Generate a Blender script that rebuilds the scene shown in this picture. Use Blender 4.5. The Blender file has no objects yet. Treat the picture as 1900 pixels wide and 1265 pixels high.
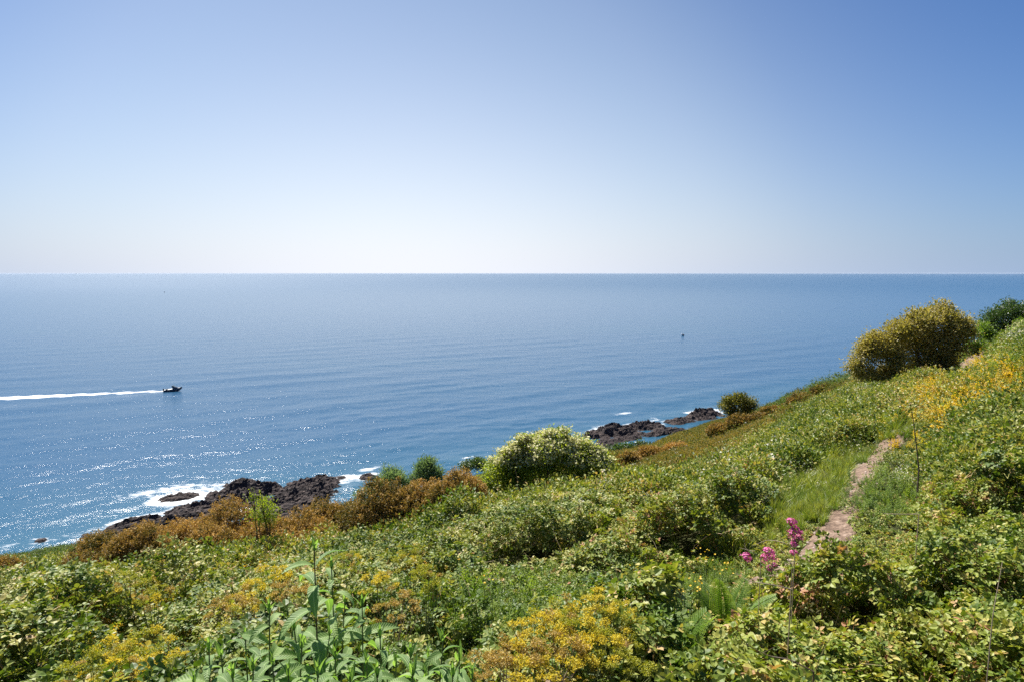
import bpy, math, random
import numpy as np
from mathutils import Vector, Matrix

random.seed(7)
rng = np.random.default_rng(7)
sc = bpy.context.scene
COL = sc.collection

# ------------------------------------------------------------------ camera, light, exposure
F_PX, CX, CY = 1150.0, 950.0, 632.5            # focal length and centre in pixels of the 1900 px wide photograph
H = 42.0                                       # eye height above the sea, metres
PITCH = math.atan(125.5 / F_PX)
cam_d = bpy.data.cameras.new('camera'); cam = bpy.data.objects.new('camera', cam_d); COL.objects.link(cam)
cam_d.sensor_width = 36.0; cam_d.lens = 36.0 * F_PX / 1900.0
cam_d.clip_start = 0.05; cam_d.clip_end = 90000.0
cam.location = (0, 0, H); cam.rotation_euler = (math.pi / 2 - PITCH, 0, 0)
sc.camera = cam

SUN_AZ, SUN_EL = math.radians(-32), math.radians(53)
world = bpy.data.worlds.new('World'); sc.world = world; world.use_nodes = True
wn = world.node_tree; wn.nodes.clear()
sky = wn.nodes.new('ShaderNodeTexSky'); sky.sky_type = 'NISHITA'; sky.sun_disc = False
sky.sun_elevation = SUN_EL; sky.sun_rotation = SUN_AZ
sky.altitude = 0; sky.air_density = 1.0; sky.dust_density = 0.35; sky.ozone_density = 3.5
bg = wn.nodes.new('ShaderNodeBackground'); bg.inputs['Strength'].default_value = 0.05
wo = wn.nodes.new('ShaderNodeOutputWorld')
# sea haze mixed into the sky colour: pale towards the horizon, brightest around AZH
def _m(op, a, b=None, c=None):
    n = wn.nodes.new('ShaderNodeMath'); n.operation = op
    for i, v in enumerate((a, b, c)):
        if v is None: continue
        if isinstance(v, (int, float)): n.inputs[i].default_value = v
        else: wn.links.new(v, n.inputs[i])
    return n.outputs[0]
tcw = wn.nodes.new('ShaderNodeTexCoord'); sx = wn.nodes.new('ShaderNodeSeparateXYZ'); wn.links.new(tcw.outputs['Generated'], sx.inputs[0])
el = _m('MAXIMUM', sx.outputs['Z'], 0.0)
AZH = math.radians(-10)
dv = wn.nodes.new('ShaderNodeVectorMath'); dv.operation = 'DOT_PRODUCT'; wn.links.new(tcw.outputs['Generated'], dv.inputs[0]); dv.inputs[1].default_value = (math.sin(AZH), math.cos(AZH), 0)
glow = _m('POWER', _m('MAXIMUM', dv.outputs['Value'], 0.0), 5.0)                       # 1 at the glow's own bearing, right of the sun
reach = _m('MULTIPLY_ADD', glow, 0.19, 0.105)
hz = _m('POWER', 2.718, _m('MULTIPLY', _m('DIVIDE', el, reach), -1.0))
hz = _m('MULTIPLY', hz, 0.97)
hc = wn.nodes.new('ShaderNodeMix'); hc.data_type = 'RGBA'; wn.links.new(glow, hc.inputs['Factor'])
hc.inputs['A'].default_value = (2.7, 3.9, 5.9, 1); hc.inputs['B'].default_value = (8.35, 8.65, 9.45, 1)
hm = wn.nodes.new('ShaderNodeMix'); hm.data_type = 'RGBA'; wn.links.new(hz, hm.inputs['Factor'])
tint_n = wn.nodes.new('ShaderNodeMix'); tint_n.data_type = 'RGBA'; tint_n.blend_type = 'MULTIPLY'; tint_n.inputs['Factor'].default_value = 1
wn.links.new(sky.outputs[0], tint_n.inputs['A']); 
trp = wn.nodes.new('ShaderNodeValToRGB'); trp.color_ramp.interpolation = 'B_SPLINE'; te = trp.color_ramp.elements; te.new(0.35); te.new(0.55)
for k_, (p_, c_) in enumerate([(0.0, (0.28, 0.57, 0.94)), (0.35, (0.74, 0.81, 0.94)), (0.55, (1.03, 1.01, 1.00)), (1.0, (1.12, 1.05, 1.04))]):
    te[k_].position = p_; te[k_].color = (*c_, 1)
wn.links.new(glow, trp.inputs['Fac']); wn.links.new(trp.outputs[0], tint_n.inputs['B'])
wn.links.new(tint_n.outputs['Result'], hm.inputs['A']); wn.links.new(hc.outputs['Result'], hm.inputs['B'])
wn.links.new(hm.outputs['Result'], bg.inputs['Color']); wn.links.new(bg.outputs[0], wo.inputs['Surface'])

sun_d = bpy.data.lights.new('sun', 'SUN'); sun = bpy.data.objects.new('sun', sun_d); COL.objects.link(sun)
sun_d.energy = 5.0; sun_d.angle = math.radians(0.53); sun_d.color = (1.0, 0.95, 0.87)
SUN_DIR = Vector((math.cos(SUN_EL) * math.sin(SUN_AZ), math.cos(SUN_EL) * math.cos(SUN_AZ), math.sin(SUN_EL)))
sun.rotation_euler = SUN_DIR.to_track_quat('Z', 'Y').to_euler()

sc.view_settings.view_transform = 'Standard'; sc.view_settings.look = 'None'
sc.view_settings.exposure = 1.15; sc.view_settings.gamma = 1.0; sc.view_settings.use_curve_mapping = False
sc.render.engine = 'CYCLES'
sc.cycles.use_denoising = False
sc.cycles.max_bounces = 6; sc.cycles.diffuse_bounces = 2; sc.cycles.glossy_bounces = 2
sc.cycles.transmission_bounces = 3; sc.cycles.transparent_max_bounces = 8; sc.cycles.volume_bounces = 0
sc.cycles.sample_clamp_indirect = 4.0; sc.cycles.sample_clamp_direct = 10.0

# ------------------------------------------------------------------ helpers
def tag(o, label=None, cat=None, group=None, kind=None):
    if label: o['label'] = label
    if cat: o['category'] = cat
    if group: o['group'] = group
    if kind: o['kind'] = kind
    return o

def empty(name, loc, label, cat, group=None, rz=0.0):
    o = bpy.data.objects.new(name, None); COL.objects.link(o)
    o.location = loc; o.rotation_euler = (0, 0, rz); o.empty_display_size = 0.1
    return tag(o, label, cat, group)

def link(name, me, parent=None, loc=(0, 0, 0)):
    o = bpy.data.objects.new(name, me); COL.objects.link(o); o.location = loc
    if parent: o.parent = parent
    return o

def noise2(x, y, seed=0):
    x = np.asarray(x, float); y = np.asarray(y, float)
    xi = np.floor(x).astype(np.int64); yi = np.floor(y).astype(np.int64)
    fx = x - xi; fy = y - yi
    fx = fx * fx * (3 - 2 * fx); fy = fy * fy * (3 - 2 * fy)
    def h(a, b):
        n = (a * 374761393 + b * 668265263 + seed * 1442695041) & 0xffffffff
        n = ((n ^ (n >> 13)) * 1274126177) & 0xffffffff
        return ((n ^ (n >> 16)) & 0xffff) / 65535.0
    a = h(xi, yi); b = h(xi + 1, yi); c = h(xi, yi + 1); d = h(xi + 1, yi + 1)
    return (a * (1 - fx) + b * fx) * (1 - fy) + (c * (1 - fx) + d * fx) * fy

def fbm(x, y, octv=4, seed=0):
    s = 0; a = 0.5; t = 0
    for i in range(octv):
        s = s + a * noise2(x * 2 ** i + 17.3 * i, y * 2 ** i - 9.1 * i, seed + i); t += a; a *= 0.5
    return s / t

def sstep(a, b, x):
    t = np.clip((np.asarray(x, float) - a) / (b - a), 0, 1); return t * t * (3 - 2 * t)

def ray(px, py):
    c, s = math.cos(PITCH), math.sin(PITCH)
    u = (px - CX) / F_PX; v = -(py - CY) / F_PX
    return np.array([u, c + v * s, -s + v * c])

def pt(px, py, Y):
    d = ray(px, py); t = Y / d[1]; return np.array([d[0] * t, Y, H + d[2] * t])

def sea_at(px, py, z=0.0):
    d = ray(px, py); t = (z - H) / d[2]; return np.array([d[0] * t, d[1] * t])

def survey(x, y, z):
    """Where a point of the ground was seen in the photograph (used to note what grows there)."""
    c, s = math.cos(PITCH), math.sin(PITCH)
    dz = z - H; dep = y * c - dz * s; up = y * s + dz * c
    dep = np.maximum(dep, 0.05)
    return CX + F_PX * x / dep, CY - F_PX * up / dep

# ------------------------------------------------------------------ the hillside's height
CN = np.array([0.54, -0.84]); C0 = np.array([-50.0, 105.0])     # inland normal of the coast, a point of it
def base_h(x, y):
    s = (x - C0[0]) * CN[0] + (y - C0[1]) * CN[1]
    up = 6 * sstep(-1, 14, s) + 0.315 * np.maximum(s, 0)
    up = np.where(s > 112, 6 + 0.315 * 112 + 0.9 * np.tanh((s - 112) * 0.315 / 0.9), up)
    return np.where(s < 0, np.maximum(0.35 * s, -9), up)

ctl = []                                                        # x, y, z of the ground
def cp(px, py, Y, veg=0.75):
    p = pt(px, py, Y); ctl.append((p[0], p[1], p[2] - veg))
for a in [(0,1265,3.3),(400,1265,3.0),(700,1265,2.9),(1400,1265,3.6),(1900,1265,3.7),
          (0,1150,4.6),(500,1150,4.5),(850,1150,4.3),(1400,1150,4.7),(1900,1150,4.5),
          (0,1085,8.0),(300,1085,7.0),(600,1075,6.3),(950,1050,6.0),(1300,1060,5.3),(1650,1050,5.0),(1900,1050,4.8),
          (120,1060,11.5),(400,1058,9.5),(650,1030,9.8),(950,960,9.0),(1200,960,8.0),(1400,960,7.3),(1700,960,6.2),(1900,960,5.8),
          (760,955,13),(500,1020,11.5),(200,1035,12.5),(1000,900,13.5),(1200,885,12),(1400,870,10.5),(1760,870,8.2),(1900,860,7.4),
          (1180,902,16.5),(1300,868,18.5),(1420,818,17),(1560,800,13.5),(1770,800,11),(1900,780,9.8),
          (1380,805,26),(1300,828,30),(1200,865,28),(1480,745,24),(1600,720,21.5),(1690,715,19.5),(1850,720,14),
          (1560,698,30),(1660,684,25.5),(1760,680,23.5),(1900,645,17),(1900,592,23),(1860,618,26)]:
    cp(*a)
for a in [(1000,1250,3.1),(1190,1190,3.7),(1540,1000,6.9),(1515,1030,6.2),(1575,930,8.2),(1600,880,9.4),(1650,830,11.2),(1700,780,13.6),(1745,730,17.5),
          ]:
    cp(*a, veg=0.0)
cp(1795, 690, 22.5, -0.15); cp(1806, 672, 24.8, -0.6); cp(1815, 652, 27.0, -1.05)
for a in [(60,1030,22),(20,1018,36),(200,1003,40),(350,985,40),(520,960,40),(700,915,42),(880,875,45),(1130,855,40),(1250,822,45),(1330,792,50),
          (1400,765,50),(1210,808,120),(1290,792,105),(1100,838,90),(1470,722,46),(1530,703,42)]:
    cp(*a, veg=0.35)
for x, y, dz in [(0,0,H-1.66),(0.6,1.0,H-1.9),(-2,0.5,H-2.0),(3,0,H-2.1),(-5,-5,None),(6,-6,None),(12,2,H+0.4),(16,12,H+0.9),(33,30,H+0.8),(30,42,H-4.5),
                 (45,60,H-14),(60,100,H-30),(20,50,H-10.5),(30,80,H-22),(-15,3,None),(-30,8,None),(-30,30,None),(-60,-20,None),(30,-40,None),(60,-30,None),
                 (80,10,None),(0,-50,None),(120,60,None),(-110,20,None),(-20,60,None),(-40,80,None),(10,115,None),(80,160,None),(150,200,None),(-80,60,None),(200,100,None)]:
    ctl.append((x, y, float(base_h(x, y)) if dz is None else dz))
# the shore keeps its base profile
for t in np.linspace(-160, 260, 15):
    p = C0 + t * np.array([0.84, 0.54]); ctl.append((p[0], p[1], float(base_h(*p))))
    q = p - 12 * CN; ctl.append((q[0], q[1], float(base_h(*q))))
ctl = np.array(ctl)
_res = ctl[:, 2] - base_h(ctl[:, 0], ctl[:, 1])
_d = np.hypot(ctl[:, None, 0] - ctl[None, :, 0], ctl[:, None, 1] - ctl[None, :, 1])
_K = -_d + np.eye(len(ctl)) * -0.0
_w = np.linalg.lstsq(-_d + 0.12 * np.eye(len(ctl)) * 1.0, _res, rcond=None)[0]

BROW = np.array([(-2500,1300),(-800,1120),(0,1026),(200,998),(350,985),(520,962),(640,930),(700,922),(850,878),(900,868),(1050,850),(1120,828),(1220,810),(1250,795),(1330,766),(1400,747),(1450,728),
                 (1530,692),(1570,682),(1700,668),(1850,610),(1900,572),(2000,560),(2400,540),(9000,530)], float)
def ground(x, y, detail=True):
    x = np.atleast_1d(np.asarray(x, float)); y = np.atleast_1d(np.asarray(y, float))
    out = np.empty(x.size); xf = x.ravel(); yf = y.ravel()
    for i in range(0, x.size, 60000):
        a = xf[i:i+60000]; b = yf[i:i+60000]
        out[i:i+60000] = base_h(a, b) - np.hypot(a[:, None] - ctl[None, :, 0], b[:, None] - ctl[None, :, 1]) @ _w
    out = out.reshape(x.shape)
    fr = sstep(9, 15, y) * (1 - sstep(900, 1150, CX + F_PX * x / np.maximum(y, 1)) * (1 - sstep(20, 34, y)))
    us = CX + F_PX * x / np.maximum(y, 1) ; py = np.interp(us, BROW[:, 0], BROW[:, 1])
    lim = H - np.maximum(y, 1) * (py - 506.0) / F_PX * 1.02 - np.interp(y, [10, 36, 50], [0.9, 0.8, 0.4]) - 0.012 * y        # the brow of the slope: all below lies out of the wind
    lim = np.where(y > 8, lim, 1e6); dd = out - lim; kk = 1.2
    out = np.where(fr > 0, out - fr * np.where(dd > kk, dd, np.where(dd < -kk, 0, (dd + kk) ** 2 / (4 * kk))), out)
    if detail:
        r = np.hypot(x, y)
        k = np.clip(r / 60, 0.03, 1) * sstep(0.5, 6, out)
        out = out + k * 0.9 * (fbm(x * 0.12, y * 0.12, 4, 3) - 0.7) * 2
    return out
def g1(x, y): return float(ground(x, y)[0])

# the footpath's centre line, surveyed on the ground
def land(px, py, lift=0.0, rmin=1.2, rmax=170):
    """First point of the ground seen along a line of sight."""
    d = ray(px, py); ts = np.concatenate([np.arange(rmin, 12, 0.05), np.arange(12, rmax, 0.25)])
    X = d[0] * ts; Y = d[1] * ts; Z = H + d[2] * ts
    g = ground(X, Y) + lift; k = np.argmax(Z < g)
    if not (Z < g).any(): k = len(ts) - 1
    return X[k], Y[k], g[k] - lift
PATH_PX = [(1000,1262),(1100,1225),(1190,1190),(1300,1135),(1400,1085),(1470,1050),(1515,1030),(1540,1000),(1560,965),(1577,930),(1590,900),(1603,872),(1628,848),
           (1655,825),(1680,800),(1702,775)]
path = [land(*p)[:2] for p in PATH_PX]
for px, py, Y in [(1745,735,17.5),(1772,708,20),(1792,690,22.5),(1806,672,24.5),(1818,655,27)]:
    p = pt(px, py, Y); path.append((p[0], p[1]))
path.insert(0, (-0.35, 1.2))
path += [(path[-1][0] + 2.5, path[-1][1] + 4), (path[-1][0] + 7, path[-1][1] + 8)]
R_OPEN = math.hypot(*land(1452, 1060)[:2]) - 0.68                    # from here the path is trodden clear
R_TOP = math.hypot(*pt(1792, 690, 22.5)[:2])
path = np.array(path)
def resample(P, n):
    d = np.r_[0, np.cumsum(np.hypot(*np.diff(P, axis=0).T))]; t = np.linspace(0, d[-1], n)
    Q = np.c_[np.interp(t, d, P[:, 0]), np.interp(t, d, P[:, 1])]
    for _ in range(3): Q[1:-1] = (Q[:-2] + 2 * Q[1:-1] + Q[2:]) / 4
    return Q
path = resample(path, 260)
def path_dist(x, y):
    x = np.asarray(x, float); y = np.asarray(y, float); out = np.full(x.shape, 1e9)
    for i in range(0, len(path), 2): out = np.minimum(out, (x - path[i, 0]) ** 2 + (y - path[i, 1]) ** 2)
    return np.sqrt(out)
def _path_w(x, y):
    """Half width kept free of growth: open where it is trodden, overgrown nearer the viewer and further up."""
    r = np.hypot(x, y)
    w = np.interp(r, [0, 3.0, 3.4, 4.2, R_OPEN - 0.15, R_OPEN + 0.4, 7.8, 8.7, 9.8, 11, 14, 16.5, 17.5, R_TOP - 2.2, R_TOP - 1.2, 34], [0.35, 0.3, 0.05, -0.3, -0.2, 0.26, 0.32, 0.24, 0.15, 0.18, 0.22, 0.10, -0.3, -0.3, 0.5, 0.6])
    return w + 0.16 * (noise2(x * 1.6, y * 1.6, 91) - 0.5)

HOLLOWS = []                                                   # dark gaps under the brambles: x, y, half width, half depth, how deep, how raised behind
for px, py, wpx, rd_, dep, rim in [(330,1170,52,0.30,0.95,0.35),(75,1140,36,0.30,0.9,0.25),(150,1215,36,0.22,0.9,0.2),(1270,1015,110,0.28,0.9,0.30),(1010,1035,120,0.26,0.85,0.30),(900,1195,70,0.25,0.9,0.25),
                                   (1830,955,60,0.30,0.95,0.35),(1180,1120,40,0.25,0.95,0.2),(1215,880,50,0.5,0.8,0.3),(1500,860,55,0.5,0.8,0.3),(1630,735,45,0.8,0.8,0.3),(1720,1120,50,0.2,0.8,0.2),(1590,1150,40,0.15,0.7,0.0),(640,1075,60,0.35,0.8,0.25),
                                   (1285,1215,80,0.40,0.9,0.0),(20,1200,40,0.25,0.9,0.2),(1380,960,60,0.35,0.85,0.3),(860,1010,40,0.4,0.85,0.3),(1670,950,40,0.3,0.9,0.1),(1780,1040,40,0.2,0.8,0.25)]:
    hx, hy, _ = land(px, py, 0.35); HOLLOWS.append((hx, hy, wpx * math.hypot(hx, hy) / F_PX, rd_, dep, rim))

def mounds(x, y, cell, seed):
    """Rounded hummocks with steep sides and gaps between them, 0 to 1."""
    x = np.asarray(x, float) + 0.35 * cell * (noise2(x / cell * 1.9, y / cell * 1.9, seed + 7) - 0.5) * 2; y = np.asarray(y, float)
    gx = np.floor(x / cell); gy = np.floor(y / cell); out = np.zeros(np.shape(x))
    for i in (-1, 0, 1):
        for j in (-1, 0, 1):
            a = gx + i; b = gy + j; jx = noise2(a * 1.0 + .001, b * 1.0 + .001, seed + 1); jy = noise2(a + .001, b + .001, seed + 2); hr = noise2(a + .001, b + .001, seed + 3)
            d2 = ((x / cell - a - 0.15 - 0.7 * jx) ** 2 + (y / cell - b - 0.15 - 0.7 * jy) ** 2) / (0.50 + 0.35 * hr) ** 2
            out = np.maximum(out, np.sqrt(np.clip(1 - d2, 0, 1)) * (0.45 + 0.55 * hr))
    return out

def veg_h(x, y):
    """Height of the scrub's top above the ground: lumpy mounds, nothing on the path."""
    r = np.hypot(x, y)
    q9 = sstep(7, 12, r); h = 0.10 + 0.22 * q9 + (0.62 - 0.26 * q9) * mounds(x, y, 1.7, 21) + (0.36 - 0.06 * q9) * mounds(x, y, 0.8, 57) + 0.30 * (fbm(x * 0.35, y * 0.35, 2, 33) - 0.5)
    for hx, hy, rw, rd_, dep, rim in HOLLOWS:
        dx = (x - hx); dy = (y - hy); L_ = math.hypot(hx, hy); al = (dx * hx + dy * hy) / L_; ac_ = (dx * hy - dy * hx) / L_
        ac_ = ac_ + 0.3 * rw * (noise2(al * 3, ac_ * 3, 5) - 0.5)
        q = np.sqrt((ac_ / rw) ** 2 + (al / rd_) ** 2); h = h * (1 - dep * sstep(1.15, 0.75, q))
        q2 = np.sqrt((ac_ / (rw * 1.2)) ** 2 + ((al - 1.9 * rd_) / (rd_ * 1.0)) ** 2); h = h + rim * sstep(1.2, 0.4, q2)
    h = h * np.where(r > 28, 0.75, 1.0)
    d = path_dist(x, y)
    w = np.interp(r, [0, 4.5, 6.0, 40], [0.0, 0.0, 0.15, 0.15])
    h = h * np.maximum(sstep(0.0, 1.1, d - w) * np.where((r > 6.2) & (r < 16.5), sstep(0.2, 1.8, d - w), 1), np.interp(r, [0, 3.3, 4.4, R_OPEN - 0.5, R_OPEN + 0.2, 16.5, 17.5, R_TOP - 4.5, R_TOP - 3, 50], [0, 0, 0.8, 0.7, 0, 0, 0.75, 0.6, 0, 0]))
    h = h * sstep(1.2, 2.6, r)
    return np.maximum(h, 0.02)

# ------------------------------------------------------------------ node helpers
def new_mat(name):
    m = bpy.data.materials.new(name); m.use_nodes = True; m.node_tree.nodes.clear()
    return m, m.node_tree.nodes, m.node_tree.links

def ramp(N, stops, interp='LINEAR'):
    r = N.new('ShaderNodeValToRGB'); r.color_ramp.interpolation = interp
    e = r.color_ramp.elements
    while len(e) < len(stops): e.new(0.5)
    for k, (p, c) in enumerate(stops):
        e[k].position = p; e[k].color = (c[0], c[1], c[2], 1)
    return r

def math_node(N, L, op, a, b=None, c=None):
    m = N.new('ShaderNodeMath'); m.operation = op
    for i, v in enumerate((a, b, c)):
        if v is None: continue
        if isinstance(v, (int, float)): m.inputs[i].default_value = v
        else: L.new(v, m.inputs[i])
    return m.outputs[0]

def leaf_mat(name, stops, rough=0.45, transl=0.35, spec=0.5, twarm=(1.25, 1.25, 0.5), patch=0.35, pscale=0.5):
    m, N, L = new_mat(name)
    at = N.new('ShaderNodeAttribute'); at.attribute_name = 'tint'
    ai = N.new('ShaderNodeAttribute'); ai.attribute_type = 'INSTANCER'; ai.attribute_name = 'itint'
    geo = N.new('ShaderNodeNewGeometry')
    nz = N.new('ShaderNodeTexNoise'); nz.inputs['Scale'].default_value = pscale; nz.inputs['Detail'].default_value = 2
    L.new(geo.outputs['Position'], nz.inputs['Vector'])
    v = math_node(N, L, 'MULTIPLY_ADD', nz.outputs['Fac'], patch * 2, -patch)
    v = math_node(N, L, 'ADD', v, at.outputs['Fac'])
    v = math_node(N, L, 'ADD', v, ai.outputs['Fac'])
    rp = ramp(N, stops); L.new(v, rp.inputs['Fac'])
    p = N.new('ShaderNodeBsdfPrincipled'); L.new(rp.outputs[0], p.inputs['Base Color'])
    p.inputs['Roughness'].default_value = rough; p.inputs['Specular IOR Level'].default_value = spec
    mx = N.new('ShaderNodeMix'); mx.data_type = 'RGBA'; mx.blend_type = 'MULTIPLY'; mx.inputs['Factor'].default_value = 1
    L.new(rp.outputs[0], mx.inputs['A']); mx.inputs['B'].default_value = (twarm[0] * 1.6, twarm[1] * 1.6, twarm[2] * 1.6, 1)
    t = N.new('ShaderNodeBsdfTranslucent'); L.new(mx.outputs['Result'], t.inputs['Color'])
    ms = N.new('ShaderNodeMixShader'); ms.inputs[0].default_value = transl
    L.new(p.outputs[0], ms.inputs[1]); L.new(t.outputs[0], ms.inputs[2])
    o = N.new('ShaderNodeOutputMaterial'); L.new(ms.outputs[0], o.inputs['Surface'])
    return m

def plain_mat(name, col, rough=0.7, var=0.25, scale=8.0, spec=0.4):
    m, N, L = new_mat(name)
    tc = N.new('ShaderNodeTexCoord'); nz = N.new('ShaderNodeTexNoise'); nz.inputs['Scale'].default_value = scale; nz.inputs['Detail'].default_value = 5
    L.new(tc.outputs['Object'], nz.inputs['Vector'])
    rp = ramp(N, [(0.3, [c * (1 - var) for c in col]), (0.7, [min(1, c * (1 + var)) for c in col])]); L.new(nz.outputs['Fac'], rp.inputs['Fac'])
    p = N.new('ShaderNodeBsdfPrincipled'); L.new(rp.outputs[0], p.inputs['Base Color']); p.inputs['Roughness'].default_value = rough
    p.inputs['Specular IOR Level'].default_value = spec
    o = N.new('ShaderNodeOutputMaterial'); L.new(p.outputs[0], o.inputs['Surface'])
    return m

# ------------------------------------------------------------------ mesh helpers
def mesh_arrays(name, V, Fc, mats, tint=None, mi=None, smooth=False, attrs=None):
    V = np.asarray(V, np.float32); Fc = np.asarray(Fc, np.int32)
    k = Fc.shape[1]; me = bpy.data.meshes.new(name)
    me.vertices.add(len(V)); me.vertices.foreach_set('co', V.ravel())
    me.loops.add(Fc.size); me.loops.foreach_set('vertex_index', Fc.ravel())
    me.polygons.add(len(Fc)); me.polygons.foreach_set('loop_start', np.arange(0, Fc.size, k, dtype=np.int32))
    me.polygons.foreach_set('loop_total', np.full(len(Fc), k, np.int32))
    for m in (mats if isinstance(mats, (list, tuple)) else [mats]): me.materials.append(m)
    if mi is not None: me.polygons.foreach_set('material_index', np.asarray(mi, np.int32))
    me.polygons.foreach_set('use_smooth', np.full(len(Fc), bool(smooth)))
    if tint is not None:
        a = me.attributes.new('tint', 'FLOAT', 'POINT'); a.data.foreach_set('value', np.asarray(tint, np.float32))
    for nm, arr in (attrs or {}).items():
        a = me.attributes.new(nm, 'FLOAT', 'POINT'); a.data.foreach_set('value', np.asarray(arr, np.float32))
    me.update(calc_edges=True)
    return me

def norm(a): return a / np.maximum(np.linalg.norm(a, axis=-1, keepdims=True), 1e-9)

SH = {  # leaf outlines: verts (side, along, up) and triangles
 'diamond': (np.array([(0,0,0),(-.5,.5,.08),(0,1,-.04),(.5,.5,.08)]), np.array([(0,2,1),(0,3,2)])),
 'ovate': (np.array([(0,0,0),(0,.33,-.06),(0,.68,-.07),(0,1,-.16),(-.5,.3,.07),(-.4,.66,.03),(.5,.3,.07),(.4,.66,.03)]),
           np.array([(0,1,4),(4,1,5),(1,2,5),(5,2,3),(0,6,1),(6,7,1),(1,7,2),(7,3,2)])),
 'blade': (np.array([(-.5,0,0),(.5,0,0),(-.42,.4,.1),(.42,.4,.1),(-.28,.75,-.02),(.28,.75,-.02),(0,1,-.22)]),
           np.array([(0,1,3),(0,3,2),(2,3,5),(2,5,4),(4,5,6)])),
}
class Acc:
    def __init__(s): s.V = []; s.F = []; s.T = []; s.M = []; s.n = 0
    def add(s, V, F, T, m=0):
        s.V.append(V); s.F.append(F + s.n); s.T.append(np.broadcast_to(T, (len(V),)).astype(float)); s.M.append(np.full(len(F), m)); s.n += len(V)
    def leaves(s, P, D, Nn, Ln, Wd, tint, shape='ovate', m=0):
        B, T = SH[shape]; D = norm(D); S = norm(np.cross(D, Nn)); U = np.cross(S, D)
        n = len(P); Ln = np.broadcast_to(Ln, (n,)); Wd = np.broadcast_to(Wd, (n,)); tint = np.broadcast_to(tint, (n,))
        V = P[:, None] + S[:, None] * (B[None, :, 0, None] * Wd[:, None, None]) + D[:, None] * (B[None, :, 1, None] * Ln[:, None, None]) + U[:, None] * (B[None, :, 2, None] * Ln[:, None, None])
        Fc = T[None] + (np.arange(n) * len(B))[:, None, None]
        s.add(V.reshape(-1, 3), Fc.reshape(-1, 3), np.repeat(tint, len(B)), m)
    def tube(s, pts, rad, k=5, tint=0.5, m=0):
        pts = np.asarray(pts, float); n = len(pts); rad = np.broadcast_to(rad, (n,))
        tan = norm(np.gradient(pts, axis=0)); ref = np.array([0.31, 0.77, 0.55]) if abs(tan[0][2]) > 0.8 else np.array([0, 0, 1.0])
        A = norm(np.cross(tan, ref)); Bn = np.cross(tan, A); an = np.arange(k) * 2 * math.pi / k
        V = pts[:, None] + rad[:, None, None] * (A[:, None] * np.cos(an)[None, :, None] + Bn[:, None] * np.sin(an)[None, :, None])
        f = []
        for i in range(n - 1):
            for j in range(k):
                a = i * k + j; b = i * k + (j + 1) % k; f += [(a, b, b + k), (a, b + k, a + k)]
        for j in range(1, k - 1): f.append(((n-1)*k, (n-1)*k + j, (n-1)*k + j + 1))
        s.add(V.reshape(-1, 3), np.array(f), tint, m)
    def build(s, name, mats, smooth=False):
        return mesh_arrays(name, np.concatenate(s.V), np.concatenate(s.F), mats, np.concatenate(s.T), np.concatenate(s.M), smooth)

def rdir(n, zmin=-1.0):
    z = rng.uniform(zmin, 1, n); a = rng.uniform(0, 2 * math.pi, n); q = np.sqrt(1 - z * z)
    return np.c_[q * np.cos(a), q * np.sin(a), z]

# ------------------------------------------------------------------ sea
def waves_setup():
    comps = []
    r = np.random.default_rng(11)
    th0 = math.atan2(0.87, -0.5)
    for lam in np.geomspace(1.1, 26, 44):
        for q in range(2):
            th = th0 + r.normal(0, 0.38 if lam < 7 else 0.16)
            k = 2 * math.pi / lam
            steep = 0.0165 if lam < 7 else 0.0075
            comps.append((k * math.cos(th), k * math.sin(th), steep / k, r.uniform(0, 6.28), lam))
    return comps
WAVES = waves_setup()
def sea_z(x, y, step):
    z = np.zeros_like(x)
    grp = 0.55 + 0.9 * fbm(x * 0.035 + y * 0.01, y * 0.03, 2, 5)
    for kx, ky, a, ph, lam in WAVES:
        f = np.clip(lam / (2.2 * step) - 1, 0, 1)
        z += a * f * np.sin(kx * x + ky * y + ph)
    return z * grp

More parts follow.
